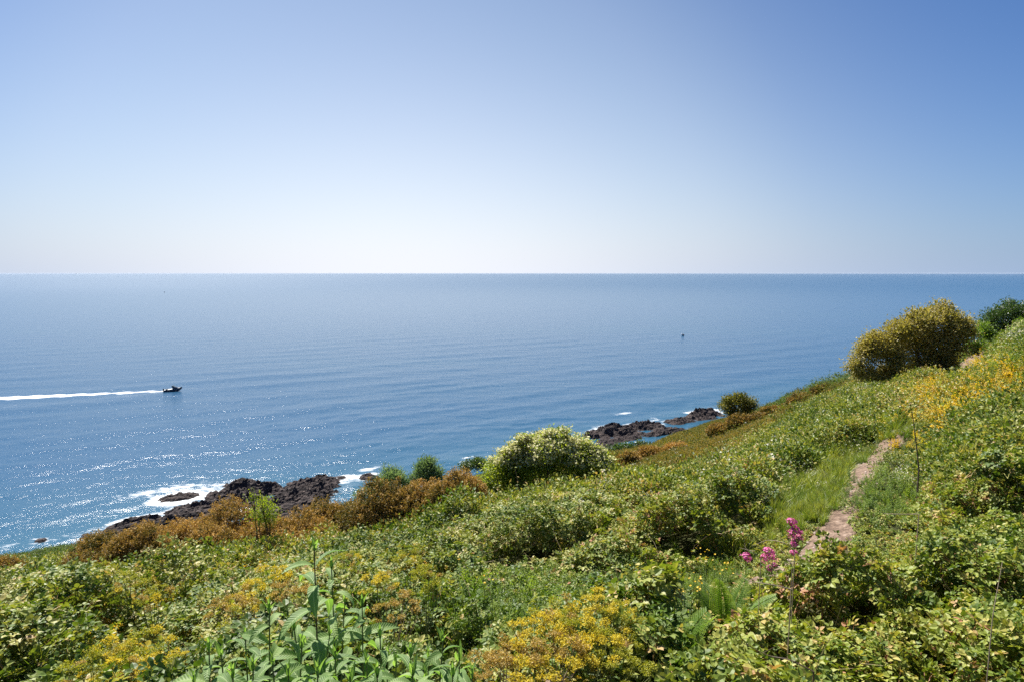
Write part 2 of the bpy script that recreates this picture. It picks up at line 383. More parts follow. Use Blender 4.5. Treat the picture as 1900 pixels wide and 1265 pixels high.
ROCKS = [  # px, py, half length px, half depth px, height m, label
 (262, 972, 70, 17, 1.9, 'long low dark rock ledge nearest the green slope, white surf along it'),
 (330, 918, 38, 9, 1.0, 'wet brown slab with white surf wrapped round its seaward side'),
 (375, 950, 80, 20, 2.2, 'broad jagged dark rock behind the big orange gorse'),
 (455, 912, 58, 20, 2.8, 'high humped dark rock with surf behind it, middle of the reef'),
 (515, 935, 60, 22, 2.0, 'dark rock behind the yellow-green sapling'),
 (565, 918, 66, 20, 2.3, 'craggy brown rock at the right end of the long reef'),
 (592, 891, 52, 8, 1.9, 'thin pointed rock tongue reaching right into the water'),
 (540, 893, 12, 4, 0.8, 'tiny rock knob in the surf beside the pointed tongue'),
 (75, 1001, 17, 6, 1.1, 'small dark rock in the surf by the grassy slope, leftmost of the shore rocks'),
 (128, 993, 12, 4, 0.7, 'small low rock between the two little ones in the left surf'),
 (160, 992, 17, 6, 1.0, 'small rock just left of the long reef'),
 (15, 1012, 14, 3, 0.6, 'low skerry at the very edge of the picture in white surf'),
 (684, 882, 17, 6, 1.3, 'lone dark rock with surf just above the grey-green shrubs'),
 (873, 853, 9, 3, 0.9, 'little reddish rock left of the white-flowering shrub'),
 (1008, 804, 14, 3, 0.9, 'half sunken rock behind the top of the white-flowering shrub'),
 (1100, 806, 15, 5, 1.9, 'small rock stack left of the far shore rocks'),
 (1138, 800, 32, 11, 2.6, 'dark far shore rock with a pale top'),
 (1198, 789, 25, 9, 2.6, 'rounded dark far rock with surf on both sides'),
 (1150, 812, 62, 7, 1.4, 'flat dark rock shelf under the far brown hillside'),
 (1105, 826, 55, 7, 1.3, 'low dark rocks at the water edge just above the cream-flowered shrub'),
 (1228, 800, 34, 6, 1.5, 'flat dark rocks joining the brown hillside to the far surf'),
 (1262, 779, 20, 6, 1.6, 'purplish rock at the foot of the heath near the far surf'),
 (1302, 768, 30, 8, 2.4, 'far rock ridge next to the small round bush'),
]
SD = np.array([0.84, 0.54])                                    # strike of the beds, along the coast
SN = np.array([-0.54, 0.84])
rocks_w = []
for (px, py, hx, hy, ht, lab) in ROCKS:
    c = sea_at(px, py, 0.4); a = sea_at(px + hx, py - hx * 0.22, 0.4); b = sea_at(px, py - hy, 0.4)
    rx = 1.15 * max(1.0, abs((a - c) @ SD)); ry = 1.15 * max(0.8, abs((b - c) @ SN))
    rocks_w.append((c, rx, ry, ht, lab))

def rock_field(x, y):
    """Smallest normalised distance (metres outside the outline) to any rock."""
    d = np.full(np.shape(x), 1e9)
    for c, rx, ry, ht, lab in rocks_w:
        u = ((x - c[0]) * SD[0] + (y - c[1]) * SD[1]); v = ((x - c[0]) * SN[0] + (y - c[1]) * SN[1])
        q = np.sqrt((u / rx) ** 2 + (v / ry) ** 2); d = np.minimum(d, (q - 1) * np.minimum(rx, ry) * 1.3)
    return d

BOAT = sea_at(322, 724); W0 = sea_at(310, 724); W1 = sea_at(-700, 772)
ang = np.radians(np.concatenate([np.arange(-84, -46, 1.0), np.arange(-46, 46.01, 0.19), np.arange(47, 85, 1.0)]))
rr = [48.0]
while rr[-1] < 45000:
    rr.append(rr[-1] + max(0.22, rr[-1] ** 2 * 3.6e-5) if rr[-1] < 6000 else rr[-1] * 1.25)
rr = np.array(rr)
A, R = np.meshgrid(ang, rr, indexing='ij'); X = R * np.sin(A); Y = R * np.cos(A)
step = np.maximum(np.gradient(rr)[None, :] * np.ones_like(A), R * math.radians(0.19))
Z = sea_z(X, Y, step)
rd = rock_field(X, Y)
gs = ((X - C0[0]) * CN[0] + (Y - C0[1]) * CN[1])                # metres inland of the coast line
near = sstep(4.5, -0.5, rd) * (0.25 + 0.75 * sstep(0.35, 0.65, fbm(X * 0.09, Y * 0.09, 3, 61))) * sstep(-45, -10, gs) * (0.55 + 0.45 * sstep(-2, -9, gs))
shore = sstep(-7, 1, gs) * sstep(0.40, 0.62, fbm(X * 0.06, Y * 0.06, 3, 62)) * sstep(200, 60, R) * 0.55
wd = (W1 - W0) / np.linalg.norm(W1 - W0); tt = (X - W0[0]) * wd[0] + (Y - W0[1]) * wd[1]
vv = np.abs((X - W0[0]) * -wd[1] + (Y - W0[1]) * wd[0])
ww = 1.3 + 3.6 * np.clip(tt, 0, 220) / 75
wake = sstep(1.15, 0.7, vv / ww) * sstep(-2.5, -1.0, tt) * sstep(260, 120, tt)
Z = Z * (1 - 0.5 * np.clip(wake, 0, 1))
arm = np.exp(-((vv / (1.2 + 0.30 * np.clip(tt, 0, 300)) - 1) / 0.12) ** 2) * sstep(0, 6, tt) * sstep(120, 15, tt) * 0.62
wake = np.maximum(wake * (1.15 + 0.35 * (fbm(X * 0.5, Y * 0.5, 3, 63) - 0.5)), arm)
foam = np.maximum(np.maximum(near, shore), wake)
# a few small breakers out past the far rocks
for px, py, w in [(1158,766,6),(1215,779,4),(1225,787,4),(1120,790,7),(310,908,12),(690,868,6),(1210,775,3.5),(410,900,11),(870,848,3),(1240,780,5)]:
    c = sea_at(px, py); foam = np.maximum(foam, 0.85 * np.exp(-(((X - c[0]) * SD[0] + (Y - c[1]) * SD[1]) / w) ** 2 - (((X - c[0]) * SN[0] + (Y - c[1]) * SN[1]) / (w * 0.3)) ** 2))
shallow = sstep(-60, 5, gs) * 0.32 + 0.15 * sstep(12, 0, rd)
na, nr = A.shape
idx = np.arange(na * nr).reshape(na, nr)
Fq = np.stack([idx[:-1, :-1], idx[1:, :-1], idx[1:, 1:], idx[:-1, 1:]], -1).reshape(-1, 4)[:, ::-1]

m, N, L = new_mat('sea_water')
geo = N.new('ShaderNodeNewGeometry')
mp = N.new('ShaderNodeMapping'); mp.inputs['Rotation'].default_value = (0, 0, math.radians(-30)); mp.inputs['Scale'].default_value = (0.45, 1.0, 1.0)
L.new(geo.outputs['Position'], mp.inputs['Vector'])
n1 = N.new('ShaderNodeTexNoise'); n1.inputs['Scale'].default_value = 1.9; n1.inputs['Detail'].default_value = 6; n1.inputs['Roughness'].default_value = 0.62; L.new(mp.outputs[0], n1.inputs['Vector'])
n2 = N.new('ShaderNodeTexNoise'); n2.inputs['Scale'].default_value = 0.16; n2.inputs['Detail'].default_value = 5; L.new(mp.outputs[0], n2.inputs['Vector'])
b2 = N.new('ShaderNodeBump'); b2.inputs['Strength'].default_value = 1.0; b2.inputs['Distance'].default_value = 0.5; L.new(n2.outputs['Fac'], b2.inputs['Height'])
b1 = N.new('ShaderNodeBump'); b1.inputs['Strength'].default_value = 1.0; b1.inputs['Distance'].default_value = 0.125; L.new(n1.outputs['Fac'], b1.inputs['Height']); L.new(b2.outputs[0], b1.inputs['Normal'])
ln = N.new('ShaderNodeVectorMath'); ln.operation = 'LENGTH'; L.new(geo.outputs['Position'], ln.inputs[0])
mr = N.new('ShaderNodeMapRange'); mr.interpolation_type = 'SMOOTHSTEP'; L.new(ln.outputs['Value'], mr.inputs['Value'])
for k_, v_ in (('From Min', 120), ('From Max', 2500), ('To Min', 1.0), ('To Max', 0.22)): mr.inputs[k_].default_value = v_
L.new(mr.outputs[0], b1.inputs['Strength']); L.new(mr.outputs[0], b2.inputs['Strength'])
ash = N.new('ShaderNodeAttribute'); ash.attribute_name = 'shallow'
big = N.new('ShaderNodeTexNoise'); big.inputs['Scale'].default_value = 0.012; big.inputs['Detail'].default_value = 4; L.new(mp.outputs[0], big.inputs['Vector'])
vs = math_node(N, L, 'MULTIPLY_ADD', big.outputs['Fac'], 0.5, -0.25); vs = math_node(N, L, 'ADD', vs, ash.outputs['Fac'])
rw = ramp(N, [(0.0, (0.016, 0.070, 0.142)), (0.45, (0.018, 0.082, 0.138)), (1.0, (0.028, 0.105, 0.132))]); L.new(vs, rw.inputs['Fac'])
pw = N.new('ShaderNodeBsdfPrincipled'); L.new(rw.outputs[0], pw.inputs['Base Color']); pw.inputs['IOR'].default_value = 1.33
L.new(math_node(N, L, 'MULTIPLY_ADD', mr.outputs[0], -0.15, 0.32), pw.inputs['Roughness']); L.new(b1.outputs[0], pw.inputs['Normal'])
af = N.new('ShaderNodeAttribute'); af.attribute_name = 'foam'
fn = N.new('ShaderNodeTexNoise'); fn.inputs['Scale'].default_value = 0.75; fn.inputs['Detail'].default_value = 8; fn.inputs['Roughness'].default_value = 0.78; L.new(mp.outputs[0], fn.inputs['Vector'])
fv = math_node(N, L, 'MULTIPLY_ADD', af.outputs['Fac'], 0.50, -0.80); fv = math_node(N, L, 'ADD', fv, fn.outputs['Fac'])
fr = ramp(N, [(0.0, (0, 0, 0)), (0.26, (1, 1, 1))]); L.new(fv, fr.inputs['Fac'])
pf = N.new('ShaderNodeBsdfPrincipled'); pf.inputs['Base Color'].default_value = (0.86, 0.88, 0.88, 1); pf.inputs['Roughness'].default_value = 0.8
mxs = N.new('ShaderNodeMixShader'); L.new(fr.outputs[0], mxs.inputs[0]); L.new(pw.outputs[0], mxs.inputs[1]); L.new(pf.outputs[0], mxs.inputs[2])
o = N.new('ShaderNodeOutputMaterial'); L.new(mxs.outputs[0], o.inputs['Surface'])
sea_me = mesh_arrays('sea', np.stack([X, Y, Z], -1).reshape(-1, 3), Fq, m, smooth=True,
                     attrs={'foam': foam.ravel(), 'shallow': shallow.ravel()})
tag(link('sea', sea_me), kind='structure')

# ------------------------------------------------------------------ ground sheet
ga = np.radians(np.concatenate([np.arange(-50, 50, 0.5), np.arange(50, 310, 4.0)]))
grr = np.concatenate([[0.0], np.geomspace(0.4, 420, 420)])
GA, GR = np.meshgrid(ga, grr, indexing='ij'); GX = GR * np.sin(GA); GY = GR * np.cos(GA)
GZ = ground(GX, GY)
GZ = GZ - 0.03 * sstep(0.5, 0.1, path_dist(GX, GY)) + 0.02 * (fbm(GX * 4, GY * 4, 3, 8) - 0.5)
na, nr = GA.shape; gi = np.arange(na * nr).reshape(na, nr); gj = np.roll(gi, -1, axis=0)
Gf = np.stack([gi[:, :-1], gi[:, 1:], gj[:, 1:], gj[:, :-1]], -1).reshape(-1, 4)
cz = GZ.ravel()[Gf].max(1); Gf = Gf[cz > -6.0]                  # the sheet ends under water off the shore
m, N, L = new_mat('hillside_soil')
geo = N.new('ShaderNodeNewGeometry'); nz = N.new('ShaderNodeTexNoise'); nz.inputs['Scale'].default_value = 1.4; nz.inputs['Detail'].default_value = 8
L.new(geo.outputs['Position'], nz.inputs['Vector'])
rp = ramp(N, [(0.30, (0.028, 0.030, 0.012)), (0.5, (0.045, 0.052, 0.018)), (0.7, (0.075, 0.062, 0.030))]); L.new(nz.outputs['Fac'], rp.inputs['Fac'])
bp = N.new('ShaderNodeBump'); bp.inputs['Distance'].default_value = 0.08; L.new(nz.outputs['Fac'], bp.inputs['Height'])
p = N.new('ShaderNodeBsdfPrincipled'); p.inputs['Roughness'].default_value = 0.95; p.inputs['Specular IOR Level'].default_value = 0.1
L.new(rp.outputs[0], p.inputs['Base Color']); L.new(bp.outputs[0], p.inputs['Normal'])
o = N.new('ShaderNodeOutputMaterial'); L.new(p.outputs[0], o.inputs['Surface'])
g_me = mesh_arrays('ground', np.stack([GX, GY, GZ], -1).reshape(-1, 3), Gf[:, ::-1], m, smooth=True)
tag(link('ground', g_me), kind='structure')

# footpath: a worn strip of pinkish stony earth
n_ac = 13; T = norm(np.gradient(path, axis=0)); Nn = np.c_[-T[:, 1], T[:, 0]]
us = np.linspace(-1, 1, n_ac);  hw = 0.29 + 0.12 * (noise2(np.arange(len(path)) * 0.15, np.zeros(len(path)), 4) - 0.5)
hw = hw + 0.28 * sstep(150, 168, np.arange(len(path)))
PX = path[:, None, 0] + Nn[:, None, 0] * us[None] * hw[:, None]; PY = path[:, None, 1] + Nn[:, None, 1] * us[None] * hw[:, None]
PZ = ground(PX, PY) + 0.022 - 0.055 * np.abs(us[None]) ** 4 + 0.035 * (fbm(PX * 5, PY * 5, 3, 77) - 0.5)
pi = np.arange(PX.size).reshape(PX.shape)
Pf = np.stack([pi[:-1, :-1], pi[1:, :-1], pi[1:, 1:], pi[:-1, 1:]], -1).reshape(-1, 4)
m, N, L = new_mat('path_earth')
geo = N.new('ShaderNodeNewGeometry'); nz = N.new('ShaderNodeTexNoise'); nz.inputs['Scale'].default_value = 9; nz.inputs['Detail'].default_value = 9; nz.inputs['Roughness'].default_value = 0.65
L.new(geo.outputs['Position'], nz.inputs['Vector'])
vo = N.new('ShaderNodeTexVoronoi'); vo.inputs['Scale'].default_value = 22; L.new(geo.outputs['Position'], vo.inputs['Vector'])
rp = ramp(N, [(0.30, (0.07, 0.046, 0.033)), (0.47, (0.165, 0.112, 0.080)), (0.60, (0.245, 0.172, 0.125)), (0.76, (0.40, 0.31, 0.25))]); L.new(nz.outputs['Fac'], rp.inputs['Fac'])
bp = N.new('ShaderNodeBump'); bp.inputs['Distance'].default_value = 0.05; L.new(nz.outputs['Fac'], bp.inputs['Height'])
bp2 = N.new('ShaderNodeBump'); bp2.inputs['Distance'].default_value = 0.012; bp2.invert = True; L.new(vo.outputs['Distance'], bp2.inputs['Height']); L.new(bp.outputs[0], bp2.inputs['Normal'])
p = N.new('ShaderNodeBsdfPrincipled'); p.inputs['Roughness'].default_value = 0.9; p.inputs['Specular IOR Level'].default_value = 0.2
L.new(rp.outputs[0], p.inputs['Base Color']); L.new(bp2.outputs[0], p.inputs['Normal'])
o = N.new('ShaderNodeOutputMaterial'); L.new(p.outputs[0], o.inputs['Surface'])
M_PATH = m
tag(link('footpath', mesh_arrays('footpath', np.stack([PX, PY, PZ], -1).reshape(-1, 3), Pf, m, smooth=True)), kind='structure')

_rs = np.random.default_rng(5); ac_v = []; ac_f = []; nn_ = 0
_oct = np.array([(1,0,0),(-1,0,0),(0,1,0),(0,-1,0),(0,0,1),(0,0,-1)], float); _of = np.array([(0,2,4),(2,1,4),(1,3,4),(3,0,4),(2,0,5),(1,2,5),(3,1,5),(0,3,5)])
for k in range(420):
    i = _rs.integers(20, 245); q = _rs.uniform(-0.95, 0.95); px_, py_ = path[i] + Nn[i] * q * hw[i]; sz = _rs.uniform(0.008, 0.030) * (1 + (i > 150) * 0.6)
    v_ = (_oct * _rs.uniform(0.6, 1.2, (6, 1))) @ np.diag([sz * 1.3, sz, sz * 0.55]); a_ = _rs.uniform(0, 6.28); c_, s_ = math.cos(a_), math.sin(a_)
    v_ = np.c_[v_[:, 0] * c_ - v_[:, 1] * s_, v_[:, 0] * s_ + v_[:, 1] * c_, v_[:, 2]]
    ac_v.append(v_ + np.array([px_, py_, g1(px_, py_) + 0.028])); ac_f.append(_of + nn_); nn_ += 6
tag(link('path_stones', mesh_arrays('path_stones', np.concatenate(ac_v), np.concatenate(ac_f), plain_mat('path_stone', (0.34, 0.27, 0.23), 0.9, 0.3, 14))), 'small pale stones lying on the footpath', 'stones', kind='stuff')

# ------------------------------------------------------------------ shore rocks
m, N, L = new_mat('shore_rock')
geo = N.new('ShaderNodeNewGeometry'); mp = N.new('ShaderNodeMapping'); mp.inputs['Rotation'].default_value = (0, 0.4, math.radians(-33)); mp.inputs['Scale'].default_value = (0.25, 1, 1.6)
L.new(geo.outputs['Position'], mp.inputs['Vector'])
nz = N.new('ShaderNodeTexNoise'); nz.inputs['Scale'].default_value = 1.6; nz.inputs['Detail'].default_value = 9; nz.inputs['Roughness'].default_value = 0.68; L.new(mp.outputs[0], nz.inputs['Vector'])
rp = ramp(N, [(0.30, (0.010, 0.008, 0.009)), (0.47, (0.036, 0.026, 0.025)), (0.60, (0.085, 0.062, 0.054)), (0.76, (0.24, 0.19, 0.16))]); L.new(nz.outputs['Fac'], rp.inputs['Fac'])
bp = N.new('ShaderNodeBump'); bp.inputs['Distance'].default_value = 0.45; L.new(nz.outputs['Fac'], bp.inputs['Height'])
p = N.new('ShaderNodeBsdfPrincipled'); p.inputs['Roughness'].default_value = 0.8; p.inputs['Specular IOR Level'].default_value = 0.25
L.new(rp.outputs[0], p.inputs['Base Color']); L.new(bp.outputs[0], p.inputs['Normal'])
o = N.new('ShaderNodeOutputMaterial'); L.new(p.outputs[0], o.inputs['Surface']); M_ROCK = m
for k, (c, rx, ry, ht, lab) in enumerate(rocks_w):
    nu = int(min(150, max(24, rx * 2 * 1.35 / 0.22))); nv = int(min(90, max(18, ry * 2 * 1.35 / 0.22)))
    u, v = np.meshgrid(np.linspace(-1.35, 1.35, nu) * rx, np.linspace(-1.35, 1.35, nv) * ry, indexing='ij')
    wx = c[0] + SD[0] * u + SN[0] * v; wy = c[1] + SD[1] * u + SN[1] * v
    q = np.sqrt((u / rx) ** 2 + (v / ry) ** 2) + 0.42 * (fbm(wx * 0.3, wy * 0.3, 4, 200) - 0.5) * 2
    env = sstep(1.22, 0.35, q)
    beds = fbm(u * 0.10 + 5, v * 0.9, 5, 300 + k)                    # upturned beds along the strike
    saw = (v * 0.75 + 1.2 * fbm(u * 0.15, v * 0.2, 2, 400)) % 1.0
    rdg = 1 - np.abs(2 * fbm(wx * 0.55 + 0.3 * wy, wy * 0.55, 4, 510) - 1)
    z = 0.72 * ht * env * (0.15 + 0.9 * beds + 0.5 * saw + 0.35 * rdg ** 3) + 0.65 * (fbm(wx * 1.3, wy * 1.3, 4, 500) - 0.5) * env - 0.55
    zt = np.floor(z / 0.38 + 0.9 * fbm(u * 0.12, v * 0.8, 3, 600)) * 0.38; z = np.where(z > 0.1, z * 0.72 + (zt + 0.1) * 0.28, z)
    fi = np.arange(nu * nv).reshape(nu, nv)
    F4 = np.stack([fi[:-1, :-1], fi[1:, :-1], fi[1:, 1:], fi[:-1, 1:]], -1).reshape(-1, 4)
    F4 = F4[z.ravel()[F4].max(1) > -0.53]
    used = np.unique(F4); remap = np.zeros(nu * nv, int); remap[used] = np.arange(len(used))
    V = np.stack([wx - c[0], wy - c[1], z], -1).reshape(-1, 3)[used]
    o = link('shore_rock', mesh_arrays('shore_rock', V, remap[F4], M_ROCK), loc=(c[0], c[1], 0))
    tag(o, lab, 'rock', 'dark rocks along the shore')

# ------------------------------------------------------------------ plant materials
G = lambda *s: [(a, b) for a, b in s]
M_BRAMBLE = leaf_mat('bramble_leaf', [(0.0, (0.022, 0.055, 0.007)), (0.38, (0.090, 0.145, 0.018)), (0.62, (0.215, 0.245, 0.045)), (0.80, (0.355, 0.34, 0.095)), (1.0, (0.39, 0.27, 0.12))], 0.52, 0.22, 0.35, patch=0.42, pscale=0.35)
M_BRAMBLE_R = leaf_mat('bramble_leaf_light', [(0.0, (0.035, 0.080, 0.008)), (0.38, (0.145, 0.195, 0.022)), (0.62, (0.28, 0.30, 0.055)), (0.80, (0.39, 0.33, 0.095)), (1.0, (0.40, 0.20, 0.11))], 0.52, 0.24, 0.35, patch=0.40, pscale=0.5)
M_HERB = leaf_mat('green_herb_leaf', [(0.0, (0.03, 0.07, 0.010)), (0.5, (0.11, 0.185, 0.024)), (1.0, (0.22, 0.28, 0.045))], 0.5, 0.38, 0.4)
M_GRASS = leaf_mat('grass_blade', [(0.0, (0.03, 0.075, 0.010)), (0.5, (0.105, 0.175, 0.022)), (1.0, (0.27, 0.28, 0.06))], 0.45, 0.30, 0.4, patch=0.5, pscale=1.6)
M_YHERB = leaf_mat('yellow_green_leaf', [(0.0, (0.07, 0.10, 0.012)), (0.4, (0.22, 0.23, 0.020)), (0.7, (0.42, 0.34, 0.025)), (1.0, (0.52, 0.33, 0.04))], 0.5, 0.4, 0.4)
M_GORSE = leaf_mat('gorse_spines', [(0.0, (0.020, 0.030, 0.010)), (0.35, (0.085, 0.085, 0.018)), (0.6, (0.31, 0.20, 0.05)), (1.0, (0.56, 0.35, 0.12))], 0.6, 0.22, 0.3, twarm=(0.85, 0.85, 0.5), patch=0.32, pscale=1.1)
M_CREAM = leaf_mat('cream_blossom', [(0.0, (0.40, 0.38, 0.16)), (0.5, (0.62, 0.59, 0.30)), (1.0, (0.78, 0.75, 0.50))], 0.6, 0.3, 0.2, twarm=(0.62, 0.62, 0.5), patch=0.2)
M_HEATH = leaf_mat('heath_cover', [(0.0, (0.04, 0.05, 0.012)), (0.35, (0.10, 0.115, 0.02)), (0.55, (0.20, 0.165, 0.035)), (0.78, (0.28, 0.185, 0.045)), (1.0, (0.36, 0.20, 0.045))], 0.7, 0.25, 0.2, patch=0.45, pscale=0.12)
M_HEATHG = leaf_mat('slope_green_cover', [(0.0, (0.035, 0.065, 0.012)), (0.5, (0.085, 0.13, 0.025)), (1.0, (0.16, 0.19, 0.05))], 0.6, 0.3, 0.3, patch=0.35, pscale=0.15)
M_WHITE = leaf_mat('white_blossom', [(0.0, (0.50, 0.46, 0.34)), (0.5, (0.68, 0.66, 0.50)), (1.0, (0.80, 0.78, 0.68))], 0.6, 0.3, 0.2, twarm=(0.62, 0.62, 0.55), patch=0.2)
M_BARK = plain_mat('bark', (0.075, 0.055, 0.040), 0.9, 0.4, 20)
M_STEM = plain_mat('green_stem', (0.10, 0.12, 0.04), 0.6, 0.3, 20)
M_DSTEM = plain_mat('purple_brown_stem', (0.085, 0.055, 0.030), 0.5, 0.3, 30)
M_DRY = plain_mat('dry_stem', (0.30, 0.235, 0.16), 0.8, 0.25, 25)

# ------------------------------------------------------------------ scattering of the uncountable cover
def scatter(name, label, cat, P, Rt, S, tint, protos, pick):
    me = bpy.data.meshes.new(name); me.vertices.add(len(P)); me.vertices.foreach_set('co', np.asarray(P, np.float32).ravel())
    for nm, ty, key, arr in (('rot', 'FLOAT_VECTOR', 'vector', Rt), ('scl', 'FLOAT', 'value', S), ('itint', 'FLOAT', 'value', tint)):
        a = me.attributes.new(nm, ty, 'POINT'); a.data.foreach_set(key, np.asarray(arr, np.float32).ravel())
    a = me.attributes.new('pick', 'INT', 'POINT'); a.data.foreach_set('value', np.asarray(pick, np.int32))
    o = link(name, me); tag(o, label, cat, kind='stuff')
    ng = bpy.data.node_groups.new(name + '_nodes', 'GeometryNodeTree')
    ng.interface.new_socket('Geometry', in_out='INPUT', socket_type='NodeSocketGeometry'); ng.interface.new_socket('Geometry', in_out='OUTPUT', socket_type='NodeSocketGeometry')
    N = ng.nodes; L = ng.links; gi = N.new('NodeGroupInput'); go = N.new('NodeGroupOutput')
    g2i = N.new('GeometryNodeGeometryToInstance')
    for pm in reversed(protos):
        po = bpy.data.objects.new(name + '_clump', pm)
        oi = N.new('GeometryNodeObjectInfo'); oi.inputs['Object'].default_value = po; oi.inputs['As Instance'].default_value = False
        L.new(oi.outputs['Geometry'], g2i.inputs[0])
    def na(nm, dt):
        n = N.new('GeometryNodeInputNamedAttribute'); n.data_type = dt; n.inputs['Name'].default_value = nm; return n.outputs[0]
    ip = N.new('GeometryNodeInstanceOnPoints'); L.new(gi.outputs[0], ip.inputs['Points']); L.new(g2i.outputs[0], ip.inputs['Instance'])
    ip.inputs['Pick Instance'].default_value = True
    L.new(na('pick', 'INT'), ip.inputs['Instance Index'])
    er = N.new('FunctionNodeEulerToRotation'); L.new(na('rot', 'FLOAT_VECTOR'), er.inputs[0]); L.new(er.outputs[0], ip.inputs['Rotation'])
    L.new(na('scl', 'FLOAT'), ip.inputs['Scale'])
    L.new(ip.outputs[0], go.inputs[0])
    md = o.modifiers.new('scatter', 'NODES'); md.node_group = ng
    return o

def bramble_proto(n=9, shape='ovate', mats=(None,), ll=0.30, white=0, flat=0.5):
    ac = Acc(); d = rdir(n, 0.0); P = d * np.array([0.55, 0.55, flat]) * rng.uniform(0.5, 1.0, (n, 1))
    for k in range(n):
        ax = norm(d[k] * np.array([1, 1, 0.3]) + rng.normal(0, 0.35, 3)); nn = norm(np.array([0, 0, 1.0]) + rng.normal(0, 0.38, 3) + 0.3 * d[k])
        s = norm(np.cross(ax, nn)); t = np.clip(0.42 + rng.normal(0, 0.16), 0, 1)
        D = np.array([ax, ax * 0.35 + s, ax * 0.35 - s]); sz = ll * rng.uniform(0.7, 1.25)
        ac.leaves(P[k] + D * 0.04, D, np.repeat(nn[None], 3, 0), np.array([1, .82, .82]) * sz, np.array([.72, .62, .62]) * sz, t + rng.normal(0, 0.05, 3), shape)
    for k in range(3):
        e = P[rng.integers(n)]; ac.tube([(0, 0, -0.5), e * 0.5, e], [0.014, 0.01, 0.005], 3, 0.9)
    for k in range(white):
        c = P[rng.integers(n)] + np.array([0, 0, 0.12]); q = c + rng.normal(0, 0.10, (14, 3))
        ac.leaves(q, rdir(14), np.repeat([[0, 0, 1.0]], 14, 0) + rng.normal(0, .4, (14, 3)), 0.075, 0.065, rng.uniform(0.2, 0.9, 14), 'diamond', m=1)
    return ac.build('clump', list(mats))

def coarse_proto(n, mats, leaf=0.11, white=0, flat=0.45, aspect=0.6):
    ac = Acc(); d = rdir(n, -0.1); P = d * np.array([0.6, 0.6, flat]) * rng.uniform(0.55, 1.05, (n, 1)) * (0.75 + 0.5 * noise2(d[:, 0] * 3 + 9, d[:, 1] * 3 + 5, int(rng.integers(99))))[:, None]
    ac.leaves(P, d + rng.normal(0, 0.6, (n, 3)), np.repeat([[0, 0, 1.0]], n, 0) + rng.normal(0, 0.45, (n, 3)) + 0.3 * d, leaf * rng.uniform(0.6, 1.3, n), leaf * aspect * rng.uniform(0.7, 1.2, n), np.clip(0.42 + rng.normal(0, 0.17, n), 0, 1), 'diamond')
    if white:
        q = P[rng.integers(0, n, white)] + np.array([0, 0, 0.05])
        ac.leaves(q, rdir(white), np.repeat([[0, 0, 1.0]], white, 0) + rng.normal(0, .4, (white, 3)), leaf * 0.8, leaf * 0.7, rng.uniform(0.2, 0.9, white), 'diamond', m=1)
    return ac.build('clump', list(mats))

def herb_proto(mats, nst=5, ht=1.0, ll=0.16, w=0.35, lean=0.2):
    ac = Acc()
    for k in range(nst):
        a = rng.uniform(0, 6.28); r0 = rng.uniform(0, 0.3); b = np.array([r0 * math.cos(a), r0 * math.sin(a), 0]); tip = b + np.array([rng.normal(0, lean), rng.normal(0, lean), ht * rng.uniform(0.7, 1.1)])
        mid = (b + tip) / 2 + rng.normal(0, 0.04, 3); ac.tube([b, mid, tip], [0.012, 0.009, 0.004], 3, 0.4)
        n = 26; t = np.sort(rng.uniform(0.15, 1.0, n)); P = b * (1 - t)[:, None] + tip * t[:, None] + (mid - (b + tip) / 2) * (4 * t * (1 - t))[:, None]
        ph = np.arange(n) * 2.4; D = np.c_[np.cos(ph), np.sin(ph), np.full(n, 0.45)]
        ac.leaves(P, D, np.c_[-np.cos(ph) * .3, -np.sin(ph) * .3, np.ones(n)] + rng.normal(0, .2, (n, 3)), ll * (1.15 - 0.7 * t), ll * w * (1.15 - 0.6 * t), 0.25 + 0.4 * t + rng.normal(0, .08, n), 'diamond')
    return ac.build('clump', list(mats))

def grass_proto(mat, n=46, spread=0.22, droop=0.5):
    ac = Acc()
    for k in range(n):
        a = rng.uniform(0, 6.28); b = np.array([math.cos(a), math.sin(a), 0]) * rng.uniform(0, spread); h = rng.uniform(0.55, 1.1); l = rng.uniform(0.15, droop) ; a2 = a + rng.normal(0, 0.7); dv = np.array([math.cos(a2), math.sin(a2), 0])
        s = np.array([-dv[1], dv[0], 0]); w = rng.uniform(0.010, 0.018)
        t = np.array([0, .35, .7, 1.0]); P = b + dv * (l * t ** 2)[:, None] + np.array([0, 0, 1.0]) * (h * (t - 0.38 * l * t ** 3))[:, None]
        W = w * np.array([1, .85, .55, 0.05]); V = np.concatenate([P - s * W[:, None], P + s * W[:, None]])
        f = []
        for i in range(3): f += [(i, i + 4, i + 5), (i, i + 5, i + 1)]
        ac.add(V, np.array(f), 0.2 + 0.55 * rng.random() + np.tile(t * 0.15, 2))
    return ac.build('clump', [mat])

# candidate points over the visible wedge
def ring_points(n_per_m2, r0, r1, a0=-44, a1=46):
    a0, a1 = math.radians(a0), math.radians(a1); n = int(n_per_m2 * (a1 - a0) / 2 * (r1 * r1 - r0 * r0))
    r = np.sqrt(rng.uniform(r0 * r0, r1 * r1, n)); a = rng.uniform(a0, a1, n); return r * np.sin(a), r * np.cos(a)

def blob(u, v, cx, cy, rx, ry, rot=0.0):
    c, s = math.cos(math.radians(rot)), math.sin(math.radians(rot)); dx = u - cx; dy = v - cy
    q = np.sqrt(((dx * c + dy * s) / rx) ** 2 + ((-dx * s + dy * c) / ry) ** 2)
    return sstep(1.25, 0.65, q)

